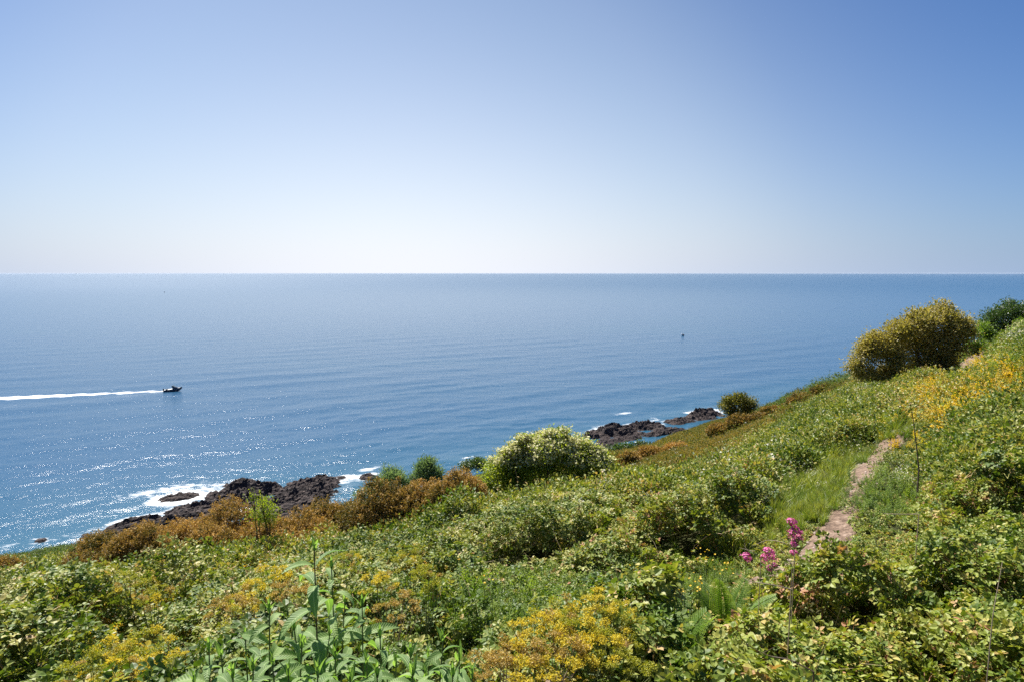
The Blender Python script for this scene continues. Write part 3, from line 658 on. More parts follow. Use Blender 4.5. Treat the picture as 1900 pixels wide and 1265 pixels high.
def zones(x, y):
    z = ground(x, y); vh = veg_h(x, y); u, v = survey(x, y, z + vh * 0.8)
    r = np.hypot(x, y); n = fbm(x * 0.9, y * 0.9, 3, 41) - 0.5
    u = u + n * 90; v = v + n * 40
    Zn = {}
    mx = lambda *a: np.maximum.reduce(a)
    Zn['grass'] = mx(blob(u, v, 1500, 925, 95, 55, -35), blob(u, v, 1560, 860, 60, 35, -30), blob(u, v, 1650, 785, 42, 28), blob(u, v, 340, 1245, 50, 45), blob(u, v, 90, 1235, 110, 45) * 0.6,
                     blob(u, v, 1330, 1010, 90, 25, -20) * 0.8, blob(u, v, 1790, 700, 60, 14) * 0.8, blob(u, v, 1290, 1010, 70, 25) * 0.7, blob(u, v, 1760, 640, 40, 25) * 0.6)
    Zn['yellow'] = mx(blob(u, v, 1800, 725, 130, 50, -12), blob(u, v, 1880, 690, 50, 30) * 0.7, blob(u, v, 1660, 830, 55, 40, -40) * 0.25, blob(u, v, 1730, 790, 120, 50, -20) * 0.65, blob(u, v, 1600, 890, 30, 30) * 0.1,
                      blob(u, v, 250, 1090, 110, 35, 10) * 0.55, blob(u, v, 210, 1200, 110, 50) * 0.6, blob(u, v, 500, 1075, 90, 35) * 0.6, blob(u, v, 750, 1060, 90, 40) * 0.5, blob(u, v, 490, 950, 25, 18))
    Zn['herb'] = mx(blob(u, v, 960, 1110, 200, 60), blob(u, v, 1270, 1190, 110, 60) * 0.8, blob(u, v, 1640, 920, 70, 50) * 0.7, blob(u, v, 1830, 690, 100, 60) * 0.6, blob(u, v, 1220, 1060, 140, 40) * 0.7,
                    blob(u, v, 1860, 650, 70, 50) * 0.8)
    Zn['white'] = mx(blob(u, v, 1570, 692, 65, 16, -8), blob(u, v, 1540, 710, 60, 16, -20), blob(u, v, 1890, 615, 30, 30) * 0.8, blob(u, v, 1670, 885, 55, 22, 20) * 0.55, blob(u, v, 1420, 755, 50, 8) * 0.6,
                     blob(u, v, 1300, 700, 400, 300) * 0.04)
    Zn['heath'] = sstep(17, 21, r) * mx(blob(u, v, 1270, 825, 210, 55, -22), sstep(34, 55, r))
    Zn['open'] = blob(u, v, 1285, 1200, 75, 60) * 0.85 * (r < 4.5)
    Zn['bare'] = mx(blob(u, v, 1010, 1255, 60, 14), blob(u, v, 1193, 1190, 14, 18))
    return z, vh, u, v, r, Zn

def place(x, y, z, vh, lo=0.55, hi=1.02, jit=0.55):
    n = len(x); zz = z + vh * (lo + (hi - lo) * rng.random(n) ** 0.45)
    e = 0.15; gx = ((veg_h(x + e, y) + ground(x + e, y)) - (vh + z)) / e; gy = ((veg_h(x, y + e) + ground(x, y + e)) - (vh + z)) / e
    rx = np.clip(gy, -1, 1) * 0.7 + rng.normal(0, 0.28, n) * jit * 1.8; ry = -np.clip(gx, -1, 1) * 0.7 + rng.normal(0, 0.28, n) * jit * 1.8
    return np.c_[x, y, zz], np.c_[rx, ry, rng.uniform(0, 6.28, n)]

CAMV = lambda x, y: np.hypot(x, y) > 1.9
def clear(x, y, extra=0.0): return path_dist(x, y) > _path_w(x, y) + extra

# --- near scrub 1.9 m to 11 m, then 11 m to 34 m
def scrub_band(nm, r0, r1, dens, s0, s1, detail):
    x, y = ring_points(dens, r0, r1); z, vh, u, v, r, Zn = zones(x, y)
    keep = clear(x, y, 0.0) & (z > 2) & (z + vh < H - 0.35 + 0.0 * x + 5) & (rng.random(len(x)) > Zn['bare'])
    # the nearest metre before the eye stays open
    keep &= (r > 3.0) & ~(Zn['open'] > rng.random(len(x)))
    x, y, z, vh, u, v, r = (a[keep] for a in (x, y, z, vh, u, v, r)); Zn = {k: a[keep] for k, a in Zn.items()}
    q = rng.random(len(x))
    pg, py_, ph, pw = Zn['grass'], Zn['yellow'] * (1 - Zn['grass']), Zn['herb'] * (1 - Zn['grass']), Zn['white']
    kind = np.zeros(len(x), int)
    kind[q < ph * 0.85] = 2; q2 = rng.random(len(x)); kind[q2 < py_ * 0.9] = 3; q3 = rng.random(len(x)); kind[q3 < pg * 0.93] = 1
    q4 = rng.random(len(x)); kind[q4 < pw * 0.75] = 4
    kind[(kind == 0) & (Zn['heath'] > rng.random(len(x)))] = 5
    right = sstep(1000, 1350, u) * sstep(840, 980, v)
    out = {}
    for kd in range(6):
        mk = kind == kd; out[kd] = mk
    bm = out[0]; rt = bm & (right > rng.random(len(x))); lf = bm & ~rt
    shp = 'ovate' if detail else 'diamond'
    def go(mask, name, label, cat, protos, sa, sb, lo, hi, jit, tsh=0.0, tn=0.12, groundfix=False):
        if mask.sum() < 3: return
        if 'bramble' in name: tsh = tsh + (0.04 if 'light' in name else 0.09)
        lo = min(lo, 0.25) if 'bramble' in name else lo
        P, Rt = place(x[mask], y[mask], z[mask], vh[mask], lo, hi, jit)
        S = rng.uniform(sa, sb, mask.sum()) * np.clip(0.55 + 0.02 * 0 + sstep(0, 0.35, vh[mask]) * 0.6, 0, 1.1)
        if groundfix: P[:, 2] = z[mask] + np.maximum(0, vh[mask] * rng.uniform(0.2, 0.9, mask.sum()) - S * 0.6)
        scatter(name, label, cat, P, Rt, S, tsh + rng.normal(0, tn, mask.sum()), protos, rng.integers(0, len(protos), mask.sum()))
    where = {'near': 'close to the viewer', 'mid': 'further down the slope'}[nm]
    nl = 14 if detail else 26
    if detail: PB = [bramble_proto(nl, shp, (M_BRAMBLE, M_WHITE), 0.21, 0) for _ in range(6)]; PR = [bramble_proto(nl, shp, (M_BRAMBLE_R, M_WHITE), 0.22, 0) for i in range(6)]
    else: PB = [coarse_proto(95, (M_BRAMBLE, M_WHITE), 0.13) for _ in range(5)]; PR = [coarse_proto(95, (M_BRAMBLE_R, M_WHITE), 0.13) for _ in range(4)]
    go(lf, 'bramble_thicket', f'dense green bramble thicket covering the slope {where}', 'brambles', PB, s0, s1, 0.45, 1.02, 0.7)
    go(rt, 'light_bramble_thicket', f'light green brambles with reddish young leaves {where}, by the path', 'brambles', PR, s0, s1, 0.45, 1.02, 0.7)
    go(out[1], 'long_grass', f'tufts of long bright green grass {where}', 'grass', [grass_proto(M_GRASS) for _ in range(4)], 0.26 if detail else 0.38, 0.42 if detail else 0.6, 0, 0.5, 0.5, 0.1, 0.12, True)
    go(out[2], 'green_herbs', f'fresh green leafy herbs {where}', 'herbs', [herb_proto((M_HERB,)) for _ in range(4)], 0.24 if detail else 0.4, 0.40 if detail else 0.6, 0, 0.5, 0.5, 0.08, 0.12, True)
    go(out[3], 'yellowing_herbs', f'yellow and ochre herbs among the brambles {where}', 'herbs', [herb_proto((M_YHERB,), 6, 0.9, 0.13, 0.5, 0.25) for _ in range(4)], 0.24 if detail else 0.42, 0.38 if detail else 0.65, 0, 0.5, 0.5, 0.26, 0.16, True)
    PW = [bramble_proto(8, 'ovate', (M_BRAMBLE, M_WHITE), 0.22, 2) for _ in range(3)] if detail else [coarse_proto(60, (M_BRAMBLE, M_WHITE), 0.12, 26) for _ in range(3)]
    go(out[4], 'white_blossom_scrub', f'scrub dotted with cream white blossom {where}', 'blossom', PW, s0, s1, 0.6, 1.05, 0.6)
    go(out[5], 'brown_heath', f'low brown and green heath cover {where}', 'heath', [coarse_proto(90, (M_HEATH, M_WHITE), 0.12) for _ in range(4)], s0, s1, 0.4, 1.0, 0.6)

scrub_band('near', 2.6, 11.0, 190, 0.14, 0.25, True)
scrub_band('mid', 11.0, 36.0, 32, 0.38, 0.62, False)

# --- far slope 34 m to the shore
x, y = ring_points(2.6, 36, 175, -46, 46); z = ground(x, y)
k = z > 0.9; x, y, z = x[k], y[k], z[k]; n = len(x)
vh = 0.25 + 0.5 * sstep(0.35, 0.7, fbm(x * 0.25, y * 0.25, 3, 71)); u, v = survey(x, y, z)
gr = np.clip(mx0 := np.maximum(blob(u, v, 90, 1020, 170, 40), sstep(4, 1.5, z) * 0.6) + 0.9 * sstep(0.56, 0.66, fbm(x * 0.07, y * 0.07, 3, 72)), 0, 1)
isg = rng.random(n) < gr
for mk, nm, lab, M in ((isg, 'green_slope_cover', 'short green growth on the lower slope above the shore', M_HEATHG), (~isg, 'heath_slope_cover', 'rusty brown heath on the far slope above the sea', M_HEATH)):
    P = np.c_[x[mk], y[mk], z[mk] + vh[mk] * rng.uniform(0.2, 0.8, mk.sum())]; q = mk.sum()
    scatter(nm, lab, 'heath' if M is M_HEATH else 'ground cover', P, np.c_[rng.normal(0, .2, q), rng.normal(0, .2, q), rng.uniform(0, 6.28, q)], rng.uniform(0.6, 1.25, q), rng.normal(0, 0.12, q),
            [coarse_proto(110, (M, M_WHITE), 0.11, 0, 0.42) for _ in range(4)], rng.integers(0, 4, q))
#PART2
# arching bramble canes and dead stalks poking out of the thicket
M_CANE = leaf_mat('bramble_cane', [(0.0, (0.10, 0.045, 0.03)), (0.5, (0.15, 0.12, 0.04)), (1.0, (0.34, 0.26, 0.15))], 0.6, 0.0, 0.3, patch=0.1)
ac = Acc(); cx_, cy_ = ring_points(6.5, 3.2, 17); cz_ = ground(cx_, cy_); ch_ = veg_h(cx_, cy_); ok_ = (path_dist(cx_, cy_) > 0.7) & (ch_ > 0.35)
for x_, y_, z_, h_ in zip(cx_[ok_], cy_[ok_], cz_[ok_], ch_[ok_]):
    a_ = rng.uniform(0, 6.28); l_ = rng.uniform(0.25, 0.8); dv_ = np.array([math.cos(a_), math.sin(a_), 0]); up_ = rng.uniform(0.05, 0.32); t_ = np.linspace(0, 1, 7)
    P_ = np.array([x_, y_, z_ + h_ * 0.7]) + dv_ * (t_ * l_)[:, None] + np.array([0, 0, 1.0]) * (t_ * (h_ * 0.3 + up_) - (up_ + 0.25 * l_) * t_ ** 2.2 * (1 if rng.random() < 0.75 else -0.3))[:, None] + rng.normal(0, 0.012, (7, 3))
    w_ = 0.0028 * max(1, math.hypot(x_, y_) / 7); ac.tube(P_, np.linspace(w_, w_ * 0.4, 7), 3, rng.uniform(0, 1))
    k_ = 9; f_ = rng.uniform(0.25, 1, k_); Q_ = np.c_[np.interp(f_, t_, P_[:, 0]), np.interp(f_, t_, P_[:, 1]), np.interp(f_, t_, P_[:, 2])]
    if rng.random() < 0.6: ac.leaves(Q_, rdir(k_, -0.1), np.array([0, 0, 1.0]) + rng.normal(0, 0.4, (k_, 3)), 0.045, 0.032, rng.uniform(0.2, 0.95, k_), 'ovate', m=1)
tag(link('bramble_canes', ac.build('bramble_canes', [M_CANE, M_BRAMBLE_R])), 'thin arching bramble canes sticking out of the thicket', 'bramble canes', kind='stuff')

# ------------------------------------------------------------------ shrubs
def lobes_at(L_, Y, jitter=0.35):
    out = []
    for (px, py, r) in L_:
        y = Y + rng.normal(0, jitter) * r * Y / F_PX; p = pt(px, py, y); out.append((p[0], p[1], p[2], r * Y / F_PX))
    return out

def sublobes(lob, k=4):
    out = []
    for (x, y, z, r) in lob:
        out.append((x, y, z, r * 0.72))
        for d in rdir(k, -0.35): out.append((x + d[0] * r * 0.62, y + d[1] * r * 0.62, z + d[2] * r * 0.62, r * rng.uniform(0.30, 0.48)))
    return out

def crown_mesh(name, origin, lobes, n_cl, per, leaf, wid, clr, mats, tbase=0.45, blossom=0.0, inner=0.25, up=0.25, shape='diamond', bsize=0.05, bzone=None):
    ac = Acc(); lob = np.array(sublobes(lobes)); w = lob[:, 3] ** 2; pick = rng.choice(len(lob), n_cl, p=w / w.sum())
    d = rdir(n_cl, -0.75); rad = np.where(rng.random(n_cl) < inner, rng.uniform(0.35, 0.8, n_cl), rng.uniform(0.82, 1.12, n_cl))
    C = lob[pick, :3] + d * (lob[pick, 3] * rad)[:, None]
    C = C[C[:, 2] > lob[:, 2].min() - lob[:, 3].max() * 0.9]
    n = len(C); Pt = np.repeat(C, per, 0) + rng.normal(0, 1, (n * per, 3)) * clr * np.array([1, 1, 0.75])
    dd = norm(np.repeat(norm(C - lob[:, :3].mean(0)), per, 0) * 0.8 + rng.normal(0, 0.7, (n * per, 3)) + np.array([0, 0, up]))
    ct = np.repeat(rng.normal(0, 0.13, n), per)
    ac.leaves(Pt - origin, dd, np.array([0, 0, 1.0]) + rng.normal(0, 0.6, (n * per, 3)), leaf * rng.uniform(0.6, 1.3, n * per), wid * rng.uniform(0.7, 1.2, n * per), np.clip(tbase + ct + rng.normal(0, 0.13, n * per), 0, 1), shape)
    me = ac.build(name, mats)
    bl = None
    if blossom:
        top = C[(C[:, 2] > np.quantile(C[:, 2], 0.42))]; sel = top[rng.random(len(top)) < blossom]
        if bzone: sel = sel[[bzone(*c) > rng.random() for c in sel]]
        bc = Acc(); k = 24; q = np.repeat(sel, k, 0) + rng.normal(0, 1, (len(sel) * k, 3)) * clr * np.array([.8, .8, .35]) + np.array([0, 0, clr * 0.7])
        bc.leaves(q - origin, rdir(len(q)), np.array([0, 0, 1.0]) + rng.normal(0, .5, (len(q), 3)), bsize, bsize * 0.85, rng.uniform(0.2, 0.9, len(q)), 'diamond')
        bl = bc.build('blossom', [M_CREAM])
    return me, bl

def limbs_mesh(origin, base, lobes, r0=0.06, n=None):
    ac = Acc(); base = np.array(base, float)
    for (x, y, z, r) in lobes:
        e = np.array([x, y, z]); off = rng.normal(0, 0.12, 3) * r; b = base + np.array([rng.normal(0, 0.15), rng.normal(0, 0.15), -0.1])
        mid = b * 0.5 + e * 0.5 + off + np.array([0, 0, 0.15 * r]); ac.tube([b - origin, mid - origin, e - origin, e - origin + np.array([0, 0, 0.5 * r])], [r0, r0 * 0.65, r0 * 0.35, r0 * 0.1], 6)
        for j in range(5):
            t = e + rdir(1, -0.2)[0] * r * 0.85; ac.tube([mid * .3 + e * .7 - origin, (e + t) / 2 + rng.normal(0, .05, 3) - origin, t - origin], [r0 * 0.3, r0 * 0.2, r0 * 0.06], 4)
    return ac.build('limbs', [M_BARK])

def shrub(name, label, cat, L_, Y, mats, n_cl, per, leaf, wid, clr, group=None, tbase=0.45, blossom=0, trunk='trunk', **kw):
    lob = lobes_at(L_, Y); cx = float(np.mean([l[0] for l in lob])); cy = float(np.mean([l[1] for l in lob])); gz = g1(cx, cy); org = np.array([cx, cy, gz])
    e = empty(name, org, label, cat, group)
    cm, bl = crown_mesh('crown', org, lob, n_cl, per, leaf, wid, clr, mats, tbase, blossom, **kw)
    link('crown', cm, e); link(trunk, limbs_mesh(org, org, lob, max(0.02, 0.05 * max(l[3] for l in lob))), e)
    if bl: link('blossom', bl, e)
    return e

M_OCHRE = leaf_mat('ochre_shrub_leaf', [(0.0, (0.035, 0.050, 0.012)), (0.35, (0.115, 0.125, 0.026)), (0.6, (0.24, 0.215, 0.055)), (1.0, (0.42, 0.34, 0.13))], 0.5, 0.25, 0.3, patch=0.26, pscale=0.9)
M_DARKG = leaf_mat('dark_green_leaf', [(0.0, (0.018, 0.045, 0.012)), (0.5, (0.050, 0.095, 0.022)), (1.0, (0.11, 0.16, 0.045))], 0.42, 0.25, 0.5)
M_GREYG = leaf_mat('grey_green_leaf', [(0.0, (0.045, 0.085, 0.045)), (0.5, (0.12, 0.19, 0.11)), (1.0, (0.28, 0.36, 0.25))], 0.5, 0.3, 0.4)
M_LIME = leaf_mat('lime_green_leaf', [(0.0, (0.07, 0.12, 0.012)), (0.5, (0.20, 0.26, 0.025)), (1.0, (0.34, 0.36, 0.06))], 0.5, 0.4, 0.4)

shrub('ochre_shrub', 'big domed ochre-green shrub standing above the sea beside the top of the path', 'shrub',
      [(1608,662,28),(1636,640,30),(1668,622,30),(1706,604,30),(1742,590,30),(1772,608,26),(1700,648,40),(1745,645,36),(1655,668,26),(1588,680,15),(1786,622,16),(1752,674,24),(1700,682,24),(1610,694,22),(1650,700,24),(1700,702,24),(1745,695,24)], 24, [M_OCHRE], 2100, 24, 0.10, 0.055, 0.135, tbase=0.72, trunk='trunk', inner=0.25)
shrub('evergreen_shrub', 'dark green rounded shrub on the skyline where the path disappears', 'shrub',
      [(1848,592,24),(1880,582,26),(1905,590,28),(1838,614,20),(1870,612,26),(1845,632,18),(1825,605,14)], 27, [M_DARKG], 800, 15, 0.09, 0.05, 0.13, tbase=0.5)
shrub('ridge_shrub', 'low mixed green growth closing the gap between the two skyline shrubs', 'shrub',
      [(1806,622,12),(1822,612,12),(1838,628,14),(1812,640,13),(1800,650,14)], 26, [M_HERB], 420, 14, 0.08, 0.045, 0.11, tbase=0.5)
shrub('pale_blossom_shrub', 'green shrub with pale blossom at the right edge below the dark skyline shrub', 'shrub',
      [(1880,632,22),(1905,620,28),(1850,648,16),(1900,650,24)], 22, [M_HERB], 420, 15, 0.07, 0.04, 0.11, tbase=0.5, blossom=0.35)
shrub('round_shrub', 'small round brown-green shrub alone on the brow above the far rocks', 'shrub',
      [(1350,752,15),(1372,745,17),(1394,750,14),(1360,764,14),(1384,764,14)], 42, [M_OCHRE], 620, 14, 0.13, 0.07, 0.17, tbase=0.36, up=0.5)
shrub('flowering_shrub', 'wide cream-flowered shrub with a dark hollow underneath in the middle of the slope', 'shrub',
      [(928,880,34),(968,855,36),(1015,840,34),(1062,843,34),(1105,862,34),(1130,885,24),(955,893,30),(1000,872,40),(1060,868,42),(908,905,20),(1030,818,20),(1050,806,9),(972,818,9),(936,842,8),(1000,826,16),(1085,828,14)], 13.5, [M_LIME], 1900, 16, 0.060, 0.034, 0.085, tbase=0.46, blossom=1.0, bsize=0.058,
      bzone=lambda x, y, z: 0.95 if x < 0.9 else 0.5)
for px, py, a, lab in [(726,892,[(708,900,15),(728,886,20),(745,898,16),(690,912,14),(672,920,10),(758,908,12),(720,915,18)],'pale grey-green shrub in front of the lone surf rock'), (796,872,[(785,876,14),(806,878,13),(795,864,13),(775,890,12),(800,892,16),(816,890,10)],'smaller grey-green shrub right of its paler twin, against the water')]:
    shrub('grey_green_shrub', lab, 'shrub', a, 20, [M_GREYG], 420, 15, 0.10, 0.03, 0.10, 'grey-green shrubs behind the gorse', tbase=0.5, up=0.7)
shrub('lime_sapling', 'airy yellow-green sapling poking up in front of the dark reef', 'shrub', [(487,935,12),(500,950,16),(478,955,15),(492,965,18),(470,920,7)], 12.0, [M_LIME], 120, 12, 0.05, 0.022, 0.07, tbase=0.5, up=0.9)
shrub('low_green_shrub', 'low dull green shrub on the brow left of the cream-flowered shrub', 'shrub', [(868,868,12),(885,862,12),(900,866,10)], 26, [M_DARKG], 260, 14, 0.08, 0.045, 0.11, tbase=0.6)
shrub('dark_slope_shrub', 'dark green low shrub at the foot of the brown hillside beside the rock shelf', 'shrub', [(1130,843,10),(1165,836,10),(1190,828,8),(1150,838,11)], 95, [M_DARKG], 300, 14, 0.40, 0.22, 0.45, tbase=0.5)

def stand(px, py, lo, hi):
    """Where the sight line first meets the ground between two distances, or passes closest over it."""
    d = ray(px, py); ts = np.arange(lo, hi, 0.1); c = H + d[2] * ts - ground(d[0] * ts, d[1] * ts); k = np.argmax(c < 0) if (c < 0).any() else int(np.argmin(c)); return float(d[1] * ts[k])

def gorse(label, px, py, rx, ry, Y, tb=0.62, group='rusty gorse bushes along the brow'):
    far = 'brown hillside' in group; Y = stand(px, py + ry, 17, 40) if far else stand(px, py + ry * 1.1, Y * 0.8, Y * 1.25)
    sc_ = Y / F_PX; p = pt(px, py + ry, Y); base = np.array([p[0], p[1], min(g1(p[0], p[1]), p[2])]); top = pt(px, py - ry, Y)[2]
    rx = rx * (1.0 if far else 1.4); hx = rx * sc_; top -= (0.0 if px < 600 else 0.14); hz = 2.3 * ry * sc_; tb += 0.05; gz = g1(p[0], p[1]); base[2] = gz if far else max(gz, top - hz - 0.25); hz = max(hz * 0.8, min(top - base[2], hz * 1.4)) if not far else hz; e = empty('gorse_bush', base, label, 'gorse', group)
    nl = max(3, int(rx / 15)); lob = []
    for k in range(nl):
        f = (k + 0.5) / nl * 2 - 1; r = hx * rng.uniform(0.34, 0.5) / max(1, nl / 3.2); lob.append((f * hx * 0.8, rng.normal(0, 0.30) * hx * 0.5, hz - r - abs(f) ** 1.5 * hz * 0.38 + rng.normal(0, 0.08) * hz, r * rng.uniform(0.7, 1.25)))
        lob.append((f * hx * 0.85, rng.uniform(-0.6, 0.1) * hx * 0.55, hz * 0.42, max(r * 1.1, hz * 0.3)))
    lob = np.array(lob); ns = int(np.clip(300 + 900 * hx, 300, 1500)); w = lob[:, 3] ** 2; pk = rng.choice(len(lob), ns, p=w / w.sum())
    d = rdir(ns, -0.35); C = lob[pk, :3] + d * (lob[pk, 3] * rng.uniform(0.7, 1.05, ns))[:, None]; k = C[:, 2] > 0.05; C = C[k]; d = d[k]; ns = len(C)
    ax = norm(d * 0.8 + np.array([0, 0, 0.75]) + rng.normal(0, 0.28, (ns, 3))); sl = rng.uniform(0.14, 0.26, ns) * np.clip(hx, 0.8, 2.2) ** 0.5 * (Y / 12) ** 0.3
    per = 20; t = rng.uniform(0, 1, (ns, per)); P = (C[:, None] + ax[:, None] * (t * sl[:, None])[..., None] + rng.normal(0, 0.018, (ns, per, 3)) * (Y / 12)).reshape(-1, 3)
    D = (np.repeat(ax, per, 0) * 0.8 + rdir(ns * per)); ct = np.repeat(rng.normal(0, 0.12, ns), per)
    ac = Acc(); lf = 0.052 * max(1, Y / 14)
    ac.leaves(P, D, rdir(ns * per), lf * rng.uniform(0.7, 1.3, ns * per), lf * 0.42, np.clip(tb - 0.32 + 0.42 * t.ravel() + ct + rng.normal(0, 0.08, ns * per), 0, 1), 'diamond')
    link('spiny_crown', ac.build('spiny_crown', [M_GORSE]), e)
    link('stems', limbs_mesh(np.zeros(3), (0, 0, 0), [tuple(l) for l in lob], 0.03), e)
    return e
for a in [('biggest orange gorse bush, in front of the long reef', 425, 985, 62, 38, 11.6, 0.70),
          ('knobbly orange gorse between the biggest bush and the low left ones', 345, 993, 48, 30, 11.9, 0.68),
          ('low brown gorse edging the green slope, above its darker neighbour', 200, 1018, 42, 20, 12.6, 0.58),
          ('orange-topped gorse just left of the knobbly one', 272, 1004, 40, 22, 12.4, 0.66),
          ('low dark brown gorse patch nearest the viewer at the left', 165, 1042, 34, 14, 10.8, 0.48),
          ('rust gorse directly below the lime sapling', 500, 992, 36, 26, 11.2, 0.66),
          ('orange gorse just right of the lime sapling', 560, 985, 42, 30, 11.5, 0.66),
          ('brown upright gorse below the pale grey-green shrub', 632, 955, 46, 36, 12.6, 0.52),
          ('olive-brown gorse right below the smaller grey-green shrub', 712, 935, 52, 36, 13.4, 0.54),
          ('orange gorse in front of the olive-brown one', 655, 992, 38, 26, 11.0, 0.66),
          ('broad rust gorse left of the cream-flowered shrub', 790, 915, 50, 30, 14.4, 0.60),
          ('rust gorse crest on the skyline left of the low green shrub', 850, 890, 34, 20, 15.8, 0.62),
          ('lower rust gorse beside the cream-flowered shrub', 852, 925, 36, 24, 13.6, 0.62),
          ('big rust gorse spreading towards the viewer, with a dark gap on its right side', 392, 1022, 46, 28, 10.2, 0.64),
          ('brown gorse in front of the low left ones, half sunk in brambles', 262, 1036, 40, 20, 10.6, 0.56),
          ('orange gorse tuft just behind the tallest leafy shoot', 545, 1014, 36, 22, 10.2, 0.66),
          ('russet gorse below the olive-brown one, among brambles', 720, 975, 38, 24, 11.8, 0.60),
          ('green-brown gorse where the russet band meets the brambles', 625, 1012, 34, 20, 10.0, 0.50),
          ('gorse tuft at the left edge of the picture', 12, 1052, 26, 14, 13.0, 0.56),
          ('small russet gorse among the brambles near the left edge', 62, 1072, 16, 14, 9.5, 0.62)]:
    gorse(*a)
for a in [('dark gorse hump below the small round shrub', 1385, 778, 30, 12, 30, 0.50), ('rusty gorse on the brow between round shrub and white blossom', 1440, 748, 26, 8, 32, 0.50),
          ('dark gorse bump on the brow near the ochre shrub', 1530, 693, 16, 8, 30, 0.40), ('brown gorse ridge left of the white blossom', 1490, 716, 24, 7, 31, 0.46),
          ('gorse clump lower on the brown hillside', 1340, 800, 22, 9, 31, 0.52), ('bright orange gorse patch low on the brown hillside', 1255, 838, 20, 7, 29, 0.85),
          ('rust gorse just right of the cream-flowered shrub', 1168, 868, 22, 14, 20, 0.55), ('long rusty gorse streak across the brown hillside', 1215, 850, 30, 8, 27, 0.66)]:
    gorse(*a, group='gorse clumps on the brown hillside')

# ------------------------------------------------------------------ broad-leaved shoots in the foreground
m, N, L = new_mat('lance_leaf')
tc = N.new('ShaderNodeTexCoord'); sx = N.new('ShaderNodeSeparateXYZ'); L.new(tc.outputs['Object'], sx.inputs[0])
ax_ = math_node(N, L, 'ABSOLUTE', sx.outputs['X'])
vn = math_node(N, L, 'SINE', math_node(N, L, 'MULTIPLY', math_node(N, L, 'SUBTRACT', sx.outputs['Y'], math_node(N, L, 'MULTIPLY', ax_, 0.9)), 700))
rib = N.new('ShaderNodeMapRange'); L.new(ax_, rib.inputs['Value']); rib.inputs['From Min'].default_value = 0.0004; rib.inputs['From Max'].default_value = 0.0014; rib.inputs['To Min'].default_value = 1; rib.inputs['To Max'].default_value = 0
oi = N.new('ShaderNodeObjectInfo'); nz = N.new('ShaderNodeTexNoise'); nz.inputs['Scale'].default_value = 30; nz.inputs['Detail'].default_value = 4; L.new(tc.outputs['Object'], nz.inputs['Vector'])
v = math_node(N, L, 'ADD', math_node(N, L, 'MULTIPLY', oi.outputs['Random'], 0.6), math_node(N, L, 'MULTIPLY', nz.outputs['Fac'], 0.5))
v = math_node(N, L, 'ADD', v, math_node(N, L, 'MULTIPLY', vn, 0.04))
rp = ramp(N, [(0.1, (0.075, 0.145, 0.034)), (0.55, (0.15, 0.235, 0.072)), (1.0, (0.26, 0.345, 0.125))]); L.new(v, rp.inputs['Fac'])
mc = N.new('ShaderNodeMix'); mc.data_type = 'RGBA'; L.new(rib.outputs[0], mc.inputs['Factor']); L.new(rp.outputs[0], mc.inputs['A']); mc.inputs['B'].default_value = (0.34, 0.42, 0.18, 1)
bp = N.new('ShaderNodeBump'); bp.inputs['Distance'].default_value = 0.0005; bp.inputs['Strength'].default_value = 0.7; L.new(vn, bp.inputs['Height'])
p = N.new('ShaderNodeBsdfPrincipled'); L.new(mc.outputs['Result'], p.inputs['Base Color']); p.inputs['Roughness'].default_value = 0.55; p.inputs['Specular IOR Level'].default_value = 0.3; L.new(bp.outputs[0], p.inputs['Normal'])
t = N.new('ShaderNodeBsdfTranslucent'); mm = N.new('ShaderNodeMix'); mm.data_type = 'RGBA'; mm.blend_type = 'MULTIPLY'; mm.inputs['Factor'].default_value = 1; L.new(mc.outputs['Result'], mm.inputs['A']); mm.inputs['B'].default_value = (1.7, 2.0, 0.7, 1); L.new(mm.outputs['Result'], t.inputs['Color'])
ms = N.new('ShaderNodeMixShader'); ms.inputs[0].default_value = 0.36; L.new(p.outputs[0], ms.inputs[1]); L.new(t.outputs[0], ms.inputs[2])
o = N.new('ShaderNodeOutputMaterial'); L.new(ms.outputs[0], o.inputs['Surface']); M_LANCE = m

def lance_mesh(Ln, Wd, droop, fold, wob, seed):
    r = np.random.default_rng(seed); n = 8; k = 5; t = np.linspace(0, 1, n); s = np.linspace(-1, 1, k)
    prof = np.sin(np.pi * t ** 0.80) ** 0.85 * (1 - 0.15 * t); prof[0] = 0.10; prof[-1] = 0.0
    TT, SS = np.meshgrid(t, s, indexing='ij'); Xc = SS * prof[:, None] * Wd / 2
    ang_ = 0.55 - droop * TT; Yc = np.cumsum(np.cos(ang_), 0) / n * Ln; Zc = np.cumsum(np.sin(ang_), 0) / n * Ln
    Zc = Zc + fold * np.abs(Xc) + wob * Wd * np.sin(TT * 11 + r.uniform(0, 6)) * np.abs(SS) * np.sign(SS + 0.01) * prof[:, None]
    V = np.stack([Xc, Yc - Yc[0, 0], Zc - Zc[0, 0]], -1).reshape(-1, 3); ii = np.arange(n * k).reshape(n, k)
    return mesh_arrays('lance_leaf', V, np.stack([ii[:-1, :-1], ii[:-1, 1:], ii[1:, 1:], ii[1:, :-1]], -1).reshape(-1, 4), M_LANCE, smooth=True)
LANCE = [lance_mesh(0.165, 0.040, 1.3 + 0.25 * q, 0.30 + .1 * (q % 2), 0.018, q) for q in range(5)] + [lance_mesh(0.13, 0.022, 0.5, 0.5, 0.01, 9)]
LP = []
for lx, lab in ((420, 'left clump of fresh green shoots with long lance-shaped leaves at the bottom edge'), (600, 'tallest lance-leaved green plant, its bare purplish stem rising above all others'), (770, 'right clump of pale green lance-leaved shoots next to the yellow clump')):
    q = pt(lx, 1260, 1.7); LP.append(empty('leafy_plant', (q[0], q[1], g1(q[0], q[1])), lab, 'leafy plant', 'lance-leaved plants in the foreground'))
LC = [0, 0, 0]
